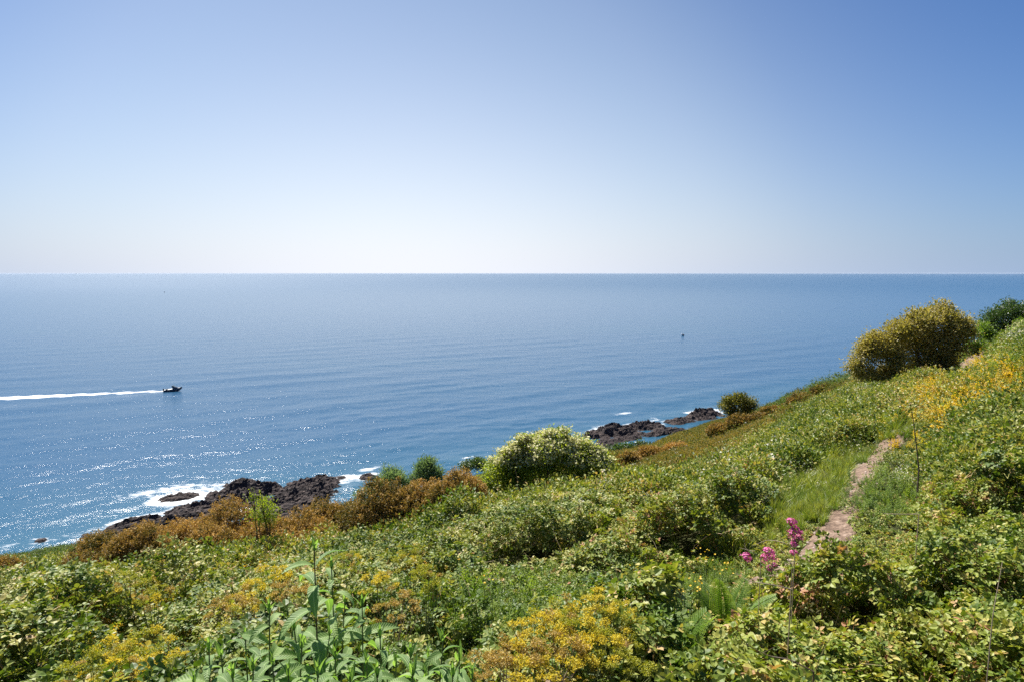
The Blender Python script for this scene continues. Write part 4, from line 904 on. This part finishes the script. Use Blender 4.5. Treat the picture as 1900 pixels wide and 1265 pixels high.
def R3(yaw, pitch, roll, sc=1.0, loc=(0, 0, 0)):
    M = Matrix.Rotation(yaw, 4, 'Z') @ Matrix.Rotation(pitch, 4, 'X') @ Matrix.Rotation(roll, 4, 'Y')
    return Matrix.Translation(Vector(loc)) @ M @ Matrix.Scale(sc, 4)
STEMS = [(470,1225,1.6,6),(535,1238,1.55,6),(410,1200,1.8,6),(680,1215,1.7,6),(720,1205,1.85,6),(795,1205,1.85,6),(840,1238,1.6,5),(765,1235,1.5,5),(612,1160,2.0,6),(545,1150,1.95,5),(583,1003,1.85,9),(615,1036,2.1,6),(500,1118,1.75,7),(388,1190,1.7,7),(672,1108,1.95,7),(640,1100,2.15,5),(432,1240,1.55,5),(560,1185,1.65,6),(622,1205,1.6,7),(705,1165,1.8,6),
         (762,1200,1.75,6),(822,1172,1.85,7),(852,1205,1.7,7),(700,1238,1.55,6),(505,1215,1.55,6),(876,1240,1.6,5),(790,1246,1.65,5),(650,1245,1.5,6),(455,1170,1.9,6),(360,1250,1.6,5),(590,1235,1.5,6),(735,1215,1.65,5)]
for si, (px, py, Y, npair) in enumerate(STEMS):
    wi = 0 if px < 520 else (1 if px < 690 else 2); leafy = LP[wi]; lroot = np.array(leafy.location)
    npair += 5
    top = pt(px, py + 14, Y); bs = np.array([top[0] * 0.9 + lroot[0] * 0.1 + rng.normal(0, 0.03), top[1] + rng.normal(0, 0.05), 0]); bs[2] = g1(bs[0], bs[1])
    lean = np.array([rng.normal(0, 0.02), rng.normal(0, 0.02), 0]); ts = np.linspace(0, 1, 9)
    S_ = bs[None] * (1 - ts)[:, None] + top[None] * ts[:, None] + lean * (4 * ts * (1 - ts))[:, None]
    ac = Acc(); ac.tube(S_ - lroot, np.linspace(0.0052, 0.002, 9), 6); link('stem', ac.build('stem', [M_DSTEM if si == 10 else M_STEM]), leafy)
    hgt = np.linalg.norm(top - bs); dist = 0.012; yaw0 = rng.uniform(0, 3.14)
    for j in range(npair):
        f = max(0.0, 1 - dist / hgt); q = bs * (1 - f) + top * f + lean * 4 * f * (1 - f) - lroot; young = j == 0
        scl = [0.5, 0.68, 0.9, 1.0, 1.05, 1.05, 1.0, 0.95, 0.9][min(j, 8)] * rng.uniform(0.88, 1.12) * (1.08 if si == 10 else 1.0)
        for side in (0, 1):
            if LC[wi] >= 290: break
            yaw = yaw0 + side * math.pi + j * math.pi / 2 + rng.normal(0, 0.25)
            me = LANCE[5] if young else LANCE[rng.integers(5)]
            pit = 0.85 + rng.normal(0, .1) if young else (0.42 - 0.10 * j if j < 3 else rng.normal(0.0, 0.2))
            o = link('leaf', me, leafy); o.matrix_local = R3(yaw, pit, rng.normal(0, 0.3), scl, q); LC[wi] += 1
        if young:
            for e_ in range(2):
                if LC[wi] >= 290: break
                o = link('leaf', LANCE[5], leafy); o.matrix_local = R3(yaw0 + 1.57 + e_ * 3.14, 1.15, 0, 0.5, q); LC[wi] += 1
        dist += [0.035, 0.05, 0.065, 0.075, 0.075, 0.075, 0.075, 0.075, 0.075][min(j, 8)] * rng.uniform(0.85, 1.2) * (1.25 if si == 10 else 1)

# ------------------------------------------------------------------ yellow umbel plants
M_UMB = [leaf_mat('yellow_umbel', [(0.0, (0.22, 0.22, 0.025)), (0.5, (0.56, 0.47, 0.045)), (1.0, (0.70, 0.58, 0.09))], 0.6, 0.35, 0.3, twarm=(0.9, .8, .3), patch=0.1),
         leaf_mat('green_umbel', [(0.0, (0.14, 0.17, 0.02)), (0.5, (0.30, 0.31, 0.035)), (1.0, (0.46, 0.42, 0.06))], 0.6, 0.35, 0.3, twarm=(0.9, .9, .3), patch=0.1),
         leaf_mat('ochre_umbel', [(0.0, (0.20, 0.14, 0.035)), (0.5, (0.40, 0.29, 0.07)), (1.0, (0.52, 0.40, 0.16))], 0.6, 0.3, 0.3, twarm=(0.9, .8, .4), patch=0.1)]
def umbel_mesh(seed, mat):
    r = np.random.default_rng(seed); ac = Acc(); n = 13
    for k in range(n):
        a = k * 2.4; q = math.sqrt((k + .5) / n) * 0.8; d = np.array([math.cos(a) * q, math.sin(a) * q, 1.0]); d /= np.linalg.norm(d); e = d * 0.052 * r.uniform(0.85, 1.1)
        ac.tube([(0, 0, 0), e], [0.0009, 0.0006], 3, 0.2)
        P = e + r.normal(0, 0.0055, (11, 3)); ac.leaves(P, rdir(11, 0), rdir(11, 0), 0.009, 0.007, r.uniform(0.2, 1, 11), 'diamond')
    return ac.build('umbel', [mat])
UMB = [[umbel_mesh(q * 7 + k, M_UMB[q]) for k in range(2)] for q in range(3)]
def umbel_plant(px, py, Y, hue, label, numb=13, spread=0.16):
    top = pt(px, py, Y); gz = g1(top[0], top[1]); h = max(0.35, top[2] - gz); e = empty('umbel_plant', (top[0], top[1], gz), label, 'yellow plant', 'yellow umbel plants among the brambles')
    ac = Acc(); main = np.array([rng.normal(0, .04), rng.normal(0, .04), h * 0.62]); ac.tube([(0, 0, -0.03), main * .5 + rng.normal(0, .01, 3), main], [0.008, 0.007, 0.005], 5)
    nd = Acc(); ends = []
    for k in range(numb):
        a = k * 2.4 + rng.normal(0, .3); q = math.sqrt((k + 0.3) / numb) * spread; en = np.array([math.cos(a) * q, math.sin(a) * q, h * (0.98 - 0.9 * q * q / max(spread, .01) * 0.9) + rng.normal(0, 0.03)])
        st = main * rng.uniform(0.45, 1.0); ac.tube([st, st * .4 + en * .6 + np.array([0, 0, -0.03]), en], [0.0035, 0.0025, 0.0018], 4); ends.append((en, st))
    link('stem', ac.build('stem', [M_STEM if hue != 2 else M_DRY]), e)
    for en, st in ends:
        o = link('umbel', UMB[hue if rng.random() < 0.75 else rng.integers(3)][rng.integers(2)], e); o.matrix_local = R3(rng.uniform(0, 6), rng.normal(0, .25), rng.normal(0, .25), rng.uniform(0.75, 1.2), en)
    n = 90; zz = rng.uniform(0.05, 0.72, n) * h; a = rng.uniform(0, 6.28, n); rr_ = rng.uniform(0.02, 0.16, n); lv = Acc()
    lv.leaves(np.c_[np.cos(a) * rr_, np.sin(a) * rr_, zz], np.c_[np.cos(a), np.sin(a), rng.uniform(0, .6, n)], np.c_[np.zeros(n), np.zeros(n), np.ones(n)] + rng.normal(0, .3, (n, 3)), 0.035, 0.022, rng.uniform(0.2, 0.9, n), 'ovate')
    link('foliage', lv.build('foliage', [M_YHERB if hue == 2 or rng.random() < 0.4 else M_HERB]), e)
UP = [(1090,1125,3.3,0,'bright yellow umbel plant at the top of the yellow clump beside the bare soil'),(1135,1135,3.3,0,'yellow umbel plant at the right shoulder of the yellow clump'),(1040,1155,3.2,1,'greenish umbel plant at the left shoulder of the yellow clump'),
      (1000,1175,3.1,0,'yellow umbel plant low on the left side of the clump'),(1075,1180,3.05,0,'yellow umbel plant in the heart of the clump'),(1150,1170,3.2,1,'yellow-green umbel plant beside the dark gap at the clump edge'),
      (960,1205,3.0,2,'ochre umbel plant at the lower left of the clump'),(1040,1215,2.9,2,'ochre umbel plant in the lower middle of the clump'),(1110,1215,2.95,0,'yellow umbel plant in the lower right of the clump'),
      (925,1232,2.9,2,'brownish umbel plant nearest the lance-leaved shoots'),(1160,1235,2.9,1,'small yellow-green umbel plant below the bare soil patch'),(1000,1240,2.8,0,'yellow umbel plant at the bottom edge by the bare earth'),
      (260,1185,3.4,1,'yellow-green umbel plant at the top of the left yellow patch'),(215,1205,3.3,0,'yellow umbel plant in the middle of the left yellow patch'),(295,1215,3.2,0,'yellow umbel plant beside the grass tuft at the lower left'),
      (165,1225,3.2,1,'greenish umbel plant at the left end of the left yellow patch'),(245,1240,3.1,0,'yellow umbel plant at the bottom of the left yellow patch'),
      (505,1060,4.6,0,'golden umbel plant just left of the tallest leafy shoot'),(470,1085,4.3,0,'golden umbel plant behind the second leafy shoot'),(540,1085,4.2,2,'ochre umbel plant right behind the tallest leafy stem'),(430,1110,4.0,2,'ochre umbel plant beside the dark hollow'),
      (755,1030,5.2,1,'yellow-green umbel plant below the olive-brown gorse'),(705,1075,4.5,0,'yellow umbel plant right of the tallest leafy shoot'),(790,1060,4.8,1,'yellow-green umbel plant above the fresh green herbs'),(740,1110,4.0,2,'ochre umbel plant behind the right-hand leafy shoots'),
      (235,1075,5.5,1,'pale yellow umbel plant high in the left brambles'),(190,1050,6.2,1,'small yellow-green umbel plant below the dark brown gorse'),(285,1095,5.0,1,'pale yellow umbel plant right of the one high in the left brambles'),(640,1030,6.0,1,'yellow umbel plant just below the orange gorse')]
for a in UP: umbel_plant(*a)

# ------------------------------------------------------------------ ferns
M_FERN = leaf_mat('fern_frond', [(0.0, (0.06, 0.12, 0.015)), (0.5, (0.13, 0.22, 0.03)), (1.0, (0.24, 0.30, 0.06))], 0.5, 0.42, 0.35, patch=0.15)
def frond_mesh(seed):
    r = np.random.default_rng(seed); ac = Acc(); n = 24; Ln = 0.55; t = np.linspace(0, 1, 12); bend = r.uniform(0.15, 0.35)
    def ptn(q): return np.array([np.zeros_like(q), q * Ln * 0.62, q * Ln * 0.80 - bend * Ln * q ** 2.2]).T
    ac.tube(ptn(t), np.linspace(0.0035, 0.0008, 12), 4, 0.15)
    for k in range(n):
        f = 0.14 + 0.86 * k / n; o_ = ptn(np.array([f]))[0]; w = 0.105 * math.sin(math.pi * min(1, (1 - f) * 0.62 + 0.06)) + 0.008; tg = norm(ptn(np.array([f + .02]))[0] - o_)
        for sgn in (-1, 1):
            d = norm(np.array([sgn, 0, -0.12]) + tg * 0.45); m_ = 7; q = np.linspace(0.1, 0.95, m_); P = o_ + d * (q * w)[:, None]; pl = w * 0.26 * (1 - q * 0.65) + 0.003
            up = norm(np.cross(np.array([1.0, 0, 0]), tg))
            for s2 in (-1, 1): ac.leaves(P, np.repeat((tg * s2 * 0.9 + d * 0.5)[None], m_, 0), np.repeat(up[None], m_, 0) + r.normal(0, .12, (m_, 3)), pl, pl * 0.62, 0.35 + 0.4 * q * r.uniform(.8, 1.1), 'diamond')
    return ac.build('frond', [M_FERN])
FR = [frond_mesh(k) for k in range(3)]
for px, py, Y, n, lab in [(1262,1165,3.1,8,'tall upright fern beside the bare soil patch'),(1330,1195,2.9,8,'broad fern at the edge of the light brambles'),(1235,1235,2.7,8,'fern at the bottom edge, nearest the yellow clump'),(1300,1240,2.6,7,'low bright fern at the bottom edge right of its neighbour'),(1345,1130,3.7,6,'small fern tucked between grass and light brambles')]:
    Y = stand(px, py + 75, 2.4, 5.5); c = pt(px, py + 30, Y); z = max(g1(c[0], c[1]), c[2] - 0.12); e = empty('fern', (c[0], c[1], g1(c[0], c[1])), lab, 'fern', 'ferns by the bare soil'); dz = z - g1(c[0], c[1])
    for k in range(n):
        o = link('frond', FR[k % 3], e); o.matrix_local = R3(k * 6.28 / n + rng.normal(0, .2), rng.normal(0.25, .15), 0, rng.uniform(1.0, 1.35), (0, 0, dz))
    ac = Acc(); ac.tube([(0, 0, -0.02), (0, 0, dz * 0.5), (0, 0, dz + 0.02)], [0.02, 0.018, 0.012], 6); link('rootstock', ac.build('rootstock', [M_DSTEM]), e)

# ------------------------------------------------------------------ pink flowers
M_PINK = leaf_mat('pink_petal', [(0.0, (0.50, 0.05, 0.22)), (0.5, (0.74, 0.12, 0.38)), (1.0, (0.85, 0.32, 0.55))], 0.5, 0.3, 0.3, twarm=(0.62, 0.5, 0.55), patch=0.15, pscale=20)
def head_mesh(seed):
    r = np.random.default_rng(seed); ac = Acc()
    for k in range(34):
        d = rdir(1, -0.1)[0]; c = d * np.array([0.032, 0.032, 0.026]) * r.uniform(0.7, 1.05); ac.tube([(0, 0, -0.02), c], [0.0008, 0.0006], 3, 0.1)
        a = np.arange(5) * 1.2566 + r.uniform(0, 6); u_ = norm(np.cross(d, [0.3, 0.2, 0.9])); w_ = np.cross(d, u_)
        ac.leaves(np.repeat(c[None], 5, 0), u_ * np.cos(a)[:, None] + w_ * np.sin(a)[:, None] + d * 0.2, np.repeat(d[None], 5, 0), 0.0075, 0.005, r.uniform(0.1, 1, 5), 'diamond')
    return ac.build('flower_head', [M_PINK])
HD = [head_mesh(k) for k in range(3)]
def valerian(label, heads, Y):
    Y = Y * 1.38; heads = [(a, b, s_ * 1.85) for a, b, s_ in heads]
    c = np.mean([pt(a, b, Y) for a, b, *_ in heads], 0); gz = g1(c[0], c[1]); e = empty('pink_flower_plant', (c[0], c[1], gz), label, 'pink flowers', 'pink-flowered plants beside the path')
    for k, (a, b, s_) in enumerate(heads):
        p_ = pt(a, b, Y + rng.normal(0, .04)) - np.array([c[0], c[1], gz]); ac = Acc(); ac.tube([(rng.normal(0, .02), rng.normal(0, .02), 0), p_ * np.array([.5, .5, .55]), p_ - np.array([0, 0, .015])], [0.0035, 0.003, 0.002], 5); link('stem', ac.build('stem', [M_STEM]), e)
        o = link('flower_head', HD[k % 3], e); o.matrix_local = R3(rng.uniform(0, 6), rng.normal(0, .3), rng.normal(0, .3), s_, p_)
        lv = Acc(); n = 14; t_ = rng.uniform(0.3, 0.9, n); an = rng.uniform(0, 6.28, n); lv.leaves(p_ * t_[:, None], np.c_[np.cos(an), np.sin(an), np.full(n, .4)], np.c_[np.zeros(n), np.zeros(n), np.ones(n)], 0.06, 0.02, rng.uniform(0.3, .8, n), 'ovate'); link('foliage', lv.build('foliage', [M_HERB]), e)
valerian('tall pink-flowered plant with a column of heads at the edge of the path', [(1469,969,1.05),(1475,981,.9),(1470,989,1.0),(1485,988,.6),(1479,1003,1.0),(1474,1011,.85),(1483,997,.8)], 4.6)
valerian('pink-flowered plant with three bunched heads in the shade left of the path', [(1426,1025,1.1),(1419,1036,.9),(1434,1034,.8),(1428,1055,.7),(1437,1048,.6)], 4.3)
valerian('single small pink flower head furthest from the path', [(1384,1034,.95)], 4.2)
valerian('two small pink heads just under the tall pink plant', [(1473,1026,.75),(1484,1041,.75)], 4.3)

# ------------------------------------------------------------------ small yellow flowers
M_BUTT = leaf_mat('yellow_petal', [(0.0, (0.62, 0.30, 0.01)), (0.5, (0.78, 0.50, 0.015)), (1.0, (0.82, 0.62, 0.05))], 0.4, 0.25, 0.4, twarm=(0.6, .55, .2), patch=0.1)
ac = Acc(); a = np.arange(5) * 1.2566; ac.leaves(np.zeros((5, 3)), np.c_[np.cos(a), np.sin(a), np.full(5, .45)], np.repeat([[0, 0, 1.0]], 5, 0), 0.016, 0.014, [0.3, .5, .6, .8, .9], 'ovate'); BF = ac.build('flower', [M_BUTT])
YF = [(1185,1060),(1200,1075),(1215,1085),(1230,1083),(1250,1085),(1265,1072),(1280,1090),(1298,1092),(1240,1100),(1208,1098),(1262,1110),(1180,1092),(1310,1030),(1325,1040),(1335,1052),(1255,1055),(905,1078),(1205,1060),(1290,1070),(1225,1065),(1245,1070),(1272,1080),(1345,1045),(1300,1020)]
LAB = ['beside the dark hollow','above the ferns','in the middle of the patch','at its upper left','between two others','near the grass','low in the patch','right of the patch','below the patch centre','left of the patch centre','close to the ferns','nearest the yellow clump']
YL = [f'small yellow-flowered plant {w}' for w in ('at the left end of the flower patch, by the dark hollow', 'near the upper left of the patch, second from the dark hollow', 'in the dense left half of the patch above the dark gap', 'in the middle of the dense yellow row',
      'in the dense row right of its middle', 'above the right end of the dense row', 'low at the right end of the dense row', 'furthest right in the dense row, against the grass', 'just below the middle of the dense row', 'below the left part of the dense row', 'lowest of the patch, closest to the ferns',
      'at the lower left corner of the patch', 'in the grass above the patch, leftmost of the upper four', 'in the grass above the patch, second of the upper four', 'lowest of the upper four in the grass', 'alone above the middle of the patch', 'alone far to the left in the fresh green herbs', 'at the very top left of the patch',
      'between the dense row and the grass', 'in the upper middle of the patch, left of a pair', 'in the upper middle of the patch, right of a pair', 'inside the right half of the dense row', 'nearest the single pink flower head', 'topmost by the grass edge')]
for k in range(len(YF)):
    px, py = YF[k]; Y = 5.0 - (py - 1050) * 0.018; c = pt(px, py, Y); gz = g1(c[0], c[1]); h = max(0.15, c[2] - gz)
    e = empty('yellow_flower_plant', (c[0], c[1], gz), YL[k], 'yellow flowers', 'small yellow flowers between the brambles and the ferns')
    for j in range(5):
        q = np.array([rng.normal(0, .05), rng.normal(0, .05), h + rng.normal(0, .035)]); ac = Acc(); ac.tube([(0, 0, 0), q * np.array([.6, .6, .5]), q], [0.0016, .0014, .001], 3); link('stem', ac.build('stem', [M_STEM]), e)
        o = link('flower', BF, e); o.matrix_local = R3(rng.uniform(0, 6), rng.normal(0, .4), rng.normal(0, .4), rng.uniform(0.45, 0.7), q)

# ------------------------------------------------------------------ dry stems and a thin sapling
def stalk(name, label, cat, pts, r, mat, group='dry stems above the brambles'):
    W = np.array([pt(*q) for q in pts]); b = W[0]; gz = g1(b[0], b[1]); e_t = np.linspace(0, 1, 4 * len(W)); d = np.linspace(0, 1, len(W))
    S_ = np.c_[np.interp(e_t, d, W[:, 0]), np.interp(e_t, d, W[:, 1]), np.interp(e_t, d, W[:, 2])]
    for _ in range(2): S_[1:-1] = (S_[:-2] + S_[1:-1] * 2 + S_[2:]) / 4
    S_ = np.concatenate([[[b[0], b[1], gz - 0.02]], S_]); org = np.array([b[0], b[1], gz]); ac = Acc(); ac.tube(S_ - org, np.linspace(r, r * 0.35, len(S_)), 5)
    for k in range(5):
        i = rng.integers(3, len(S_) - 1); t = S_[i] - org; ac.tube([t, t + rng.normal(0, .03, 3) + np.array([0, 0, .02])], [r * .4, r * .15], 3)
    return tag(link(name, ac.build(name, [mat]), loc=org), label, cat, group)
stalk('dry_stem', 'pale dead stem standing upright in the brambles by the right edge', 'dry stem', [(1836,1205,3.0),(1842,1140,3.02),(1852,1085,3.05),(1860,1040,3.1)], 0.003, M_DRY)
stalk('dry_stem', 'thin arching dead stem behind the pink flowers', 'dry stem', [(1475,1022,4.4),(1455,1005,4.4),(1425,1000,4.5),(1395,1012,4.5)], 0.0035, M_DRY)
stalk('dry_stem', 'short leaning dead stem left of the bunched pink heads', 'dry stem', [(1412,1036,4.3),(1395,1022,4.3),(1372,1015,4.35)], 0.003, M_DRY)
stalk('dry_stem', 'pale dead stem lying over the edge of the light brambles', 'dry stem', [(1468,1092,3.9),(1430,1083,3.9),(1390,1078,3.95),(1365,1062,4.0)], 0.0045, M_DRY)
stalk('dry_stem', 'thin dead stem between the bunched pink heads and the path', 'dry stem', [(1470,1052,4.2),(1460,1030,4.2),(1447,1018,4.25)], 0.003, M_DRY)
stalk('dry_stem', 'bare brown stem arching over the light brambles near the bottom edge', 'dry stem', [(1510,1245,2.7),(1465,1222,2.75),(1425,1216,2.8),(1375,1190,2.85)], 0.004, M_DSTEM)
stalk('dry_stem', 'pale grass stalk arching above the dark brown gorse at the left', 'dry stem', [(136,1075,9.0),(130,1045,9.0),(118,1022,9.1)], 0.008, M_DRY)
stalk('dry_stem', 'horizontal dead twig in the dark gap right of the path', 'dry stem', [(1705,953,5.6),(1670,953,5.6),(1640,952,5.7)], 0.005, M_DRY)
e = stalk('thin_sapling', 'thin dark upright sapling by the overgrown part of the path', 'sapling', [(1705,870,8.6),(1700,820,8.6),(1692,760,8.6)], 0.012, M_BARK, None)
for k, (px, py, top_) in enumerate([(1690,566,552),(1660,572,566)]):
    pass

# ------------------------------------------------------------------ boats and buoy
M_HULL = plain_mat('hull_paint', (0.03, 0.045, 0.075), 0.3, 0.15, 3, 0.5); M_WHT = plain_mat('white_gelcoat', (0.72, 0.74, 0.74), 0.35, 0.06, 3, 0.5)
M_GLASS = plain_mat('tinted_windscreen', (0.03, 0.05, 0.06), 0.08, 0.1, 3, 0.8); M_ENG = plain_mat('engine_black', (0.02, 0.02, 0.022), 0.4, 0.1, 5)
def hull_mesh(Ln, Bm, Dp, mat, sheer=0.35):
    n = 14; t = np.linspace(0, 1, n); half = Bm / 2 * (1 - np.clip((t - 0.45) / 0.55, 0, 1) ** 2.2) ; top = Dp * (0.72 + sheer * t ** 2); keel = -0.18 * Dp + 0.9 * Dp * np.clip((t - 0.72) / 0.28, 0, 1) ** 2
    V = []; 
    for i in range(n):
        x_ = (t[i] - 0.5) * Ln; V += [(x_, -half[i], top[i]), (x_, -half[i] * 0.86, keel[i] + 0.3 * (top[i] - keel[i])), (x_, 0, keel[i]), (x_, half[i] * 0.86, keel[i] + 0.3 * (top[i] - keel[i])), (x_, half[i], top[i])]
    f = []
    for i in range(n - 1):
        for j in range(4): a = i * 5 + j; f += [(a, a + 5, a + 6), (a, a + 6, a + 1)]
    f += [(0, 1, 2), (0, 2, 3), (0, 3, 4)]
    return mesh_arrays('hull', V, f, mat, smooth=False), t, half, top
def box_mesh(name, x0, x1, y0, y1, z0, z1, mat, tx=0.0, ty=0.0, tb=0.0):
    V = [(x0, y0, z0), (x1, y0, z0), (x1, y1, z0), (x0, y1, z0), (x0 + tb, y0 + ty, z1), (x1 - tx, y0 + ty, z1), (x1 - tx, y1 - ty, z1), (x0 + tb, y1 - ty, z1)]
    return mesh_arrays(name, V, [(0, 3, 2, 1), (4, 5, 6, 7), (0, 1, 5, 4), (1, 2, 6, 5), (2, 3, 7, 6), (3, 0, 4, 7)], mat)
hd = (W0 - W1) / np.linalg.norm(W0 - W1)
def motorboat(x, y, yaw, Ln, label, dark, parts=True, grp='small boats out at sea'):
    b = empty('motorboat', (x, y, 0.05), label, 'boat', grp, yaw); b.rotation_euler = (0, math.radians(-4), yaw)
    hm, t, half, top = hull_mesh(Ln, Ln * 0.36, Ln * 0.19, M_HULL if dark else M_WHT); link('hull', hm, b)
    n = len(t); V = [((t[i] - .5) * Ln, s_ * half[i] * 0.93, top[i] - 0.05) for i in range(n) for s_ in (-1, 1)]; f = [(2*i, 2*i+2, 2*i+3, 2*i+1) for i in range(n - 1)]
    link('deck', mesh_arrays('deck', V, f, M_WHT), b)
    cz = Ln * 0.15; link('cabin', box_mesh('cabin', -0.02 * Ln, 0.30 * Ln, -0.12 * Ln, 0.12 * Ln, cz - 0.1, cz + 0.10 * Ln, M_HULL, 0.12 * Ln, 0.03 * Ln, 0.0), b)
    link('windscreen', box_mesh('windscreen', -0.05 * Ln, 0.12 * Ln, -0.115 * Ln, 0.115 * Ln, cz + 0.10 * Ln + .01, cz + 0.19 * Ln, M_GLASS, 0.09 * Ln, 0.02 * Ln), b)
    link('outboard_engine', box_mesh('outboard_engine', -0.56 * Ln, -0.495 * Ln, -0.03 * Ln, 0.03 * Ln, 0.0, 0.21 * Ln, M_ENG, 0.01, 0.01), b)
    link('seat', box_mesh('seat', -0.40 * Ln, -0.30 * Ln, -0.12 * Ln, 0.12 * Ln, Ln * 0.08, Ln * 0.17, M_ENG, 0.02), b)
    return b
bx = sea_at(322, 725)
motorboat(bx[0], bx[1], math.atan2(hd[1], hd[0]), 5.9, 'dark motorboat speeding to the right at the head of a long white wake', True)
fb = sea_at(305, 543); motorboat(fb[0], fb[1], 2.4, 5.0, 'tiny dark boat far off near the horizon', True)
bu = sea_at(1267, 623)
e = empty('buoy', (bu[0], bu[1], -0.2), 'tiny half white, half dark marker buoy far out on the blue water', 'buoy')
ac = Acc(); ac.tube([(0.35, 0, -.2), (0.35, 0, .2), (0.35, 0, 1.1), (0.35, 0, 1.35)], [0.55, 0.62, 0.5, 0.2], 12); link('float', ac.build('float', [M_HULL]), e)
ac = Acc(); ac.tube([(-0.6, 0, .0), (-0.6, 0, .5), (-0.6, 0, 1.3), (-0.6, 0, 1.75)], [0.30, 0.42, 0.42, 0.15], 12); link('marker_ball', ac.build('marker_ball', [M_WHT]), e)

# ------------------------------------------------------------------ thin sea haze over the whole scene
m = bpy.data.materials.new('haze'); m.use_nodes = True; m.node_tree.nodes.clear(); N = m.node_tree.nodes
pv = N.new('ShaderNodeVolumePrincipled'); pv.inputs['Color'].default_value = (0.62, 0.72, 0.86, 1); pv.inputs['Density'].default_value = 1.1e-5; pv.inputs['Anisotropy'].default_value = 0.15
o = N.new('ShaderNodeOutputMaterial'); m.node_tree.links.new(pv.outputs[0], o.inputs['Volume'])
hb = link('haze', box_mesh('haze', -47000, 47000, -47000, 47000, -12.0, H + 1.9, m)); tag(hb, 'faint sea haze', kind='stuff')
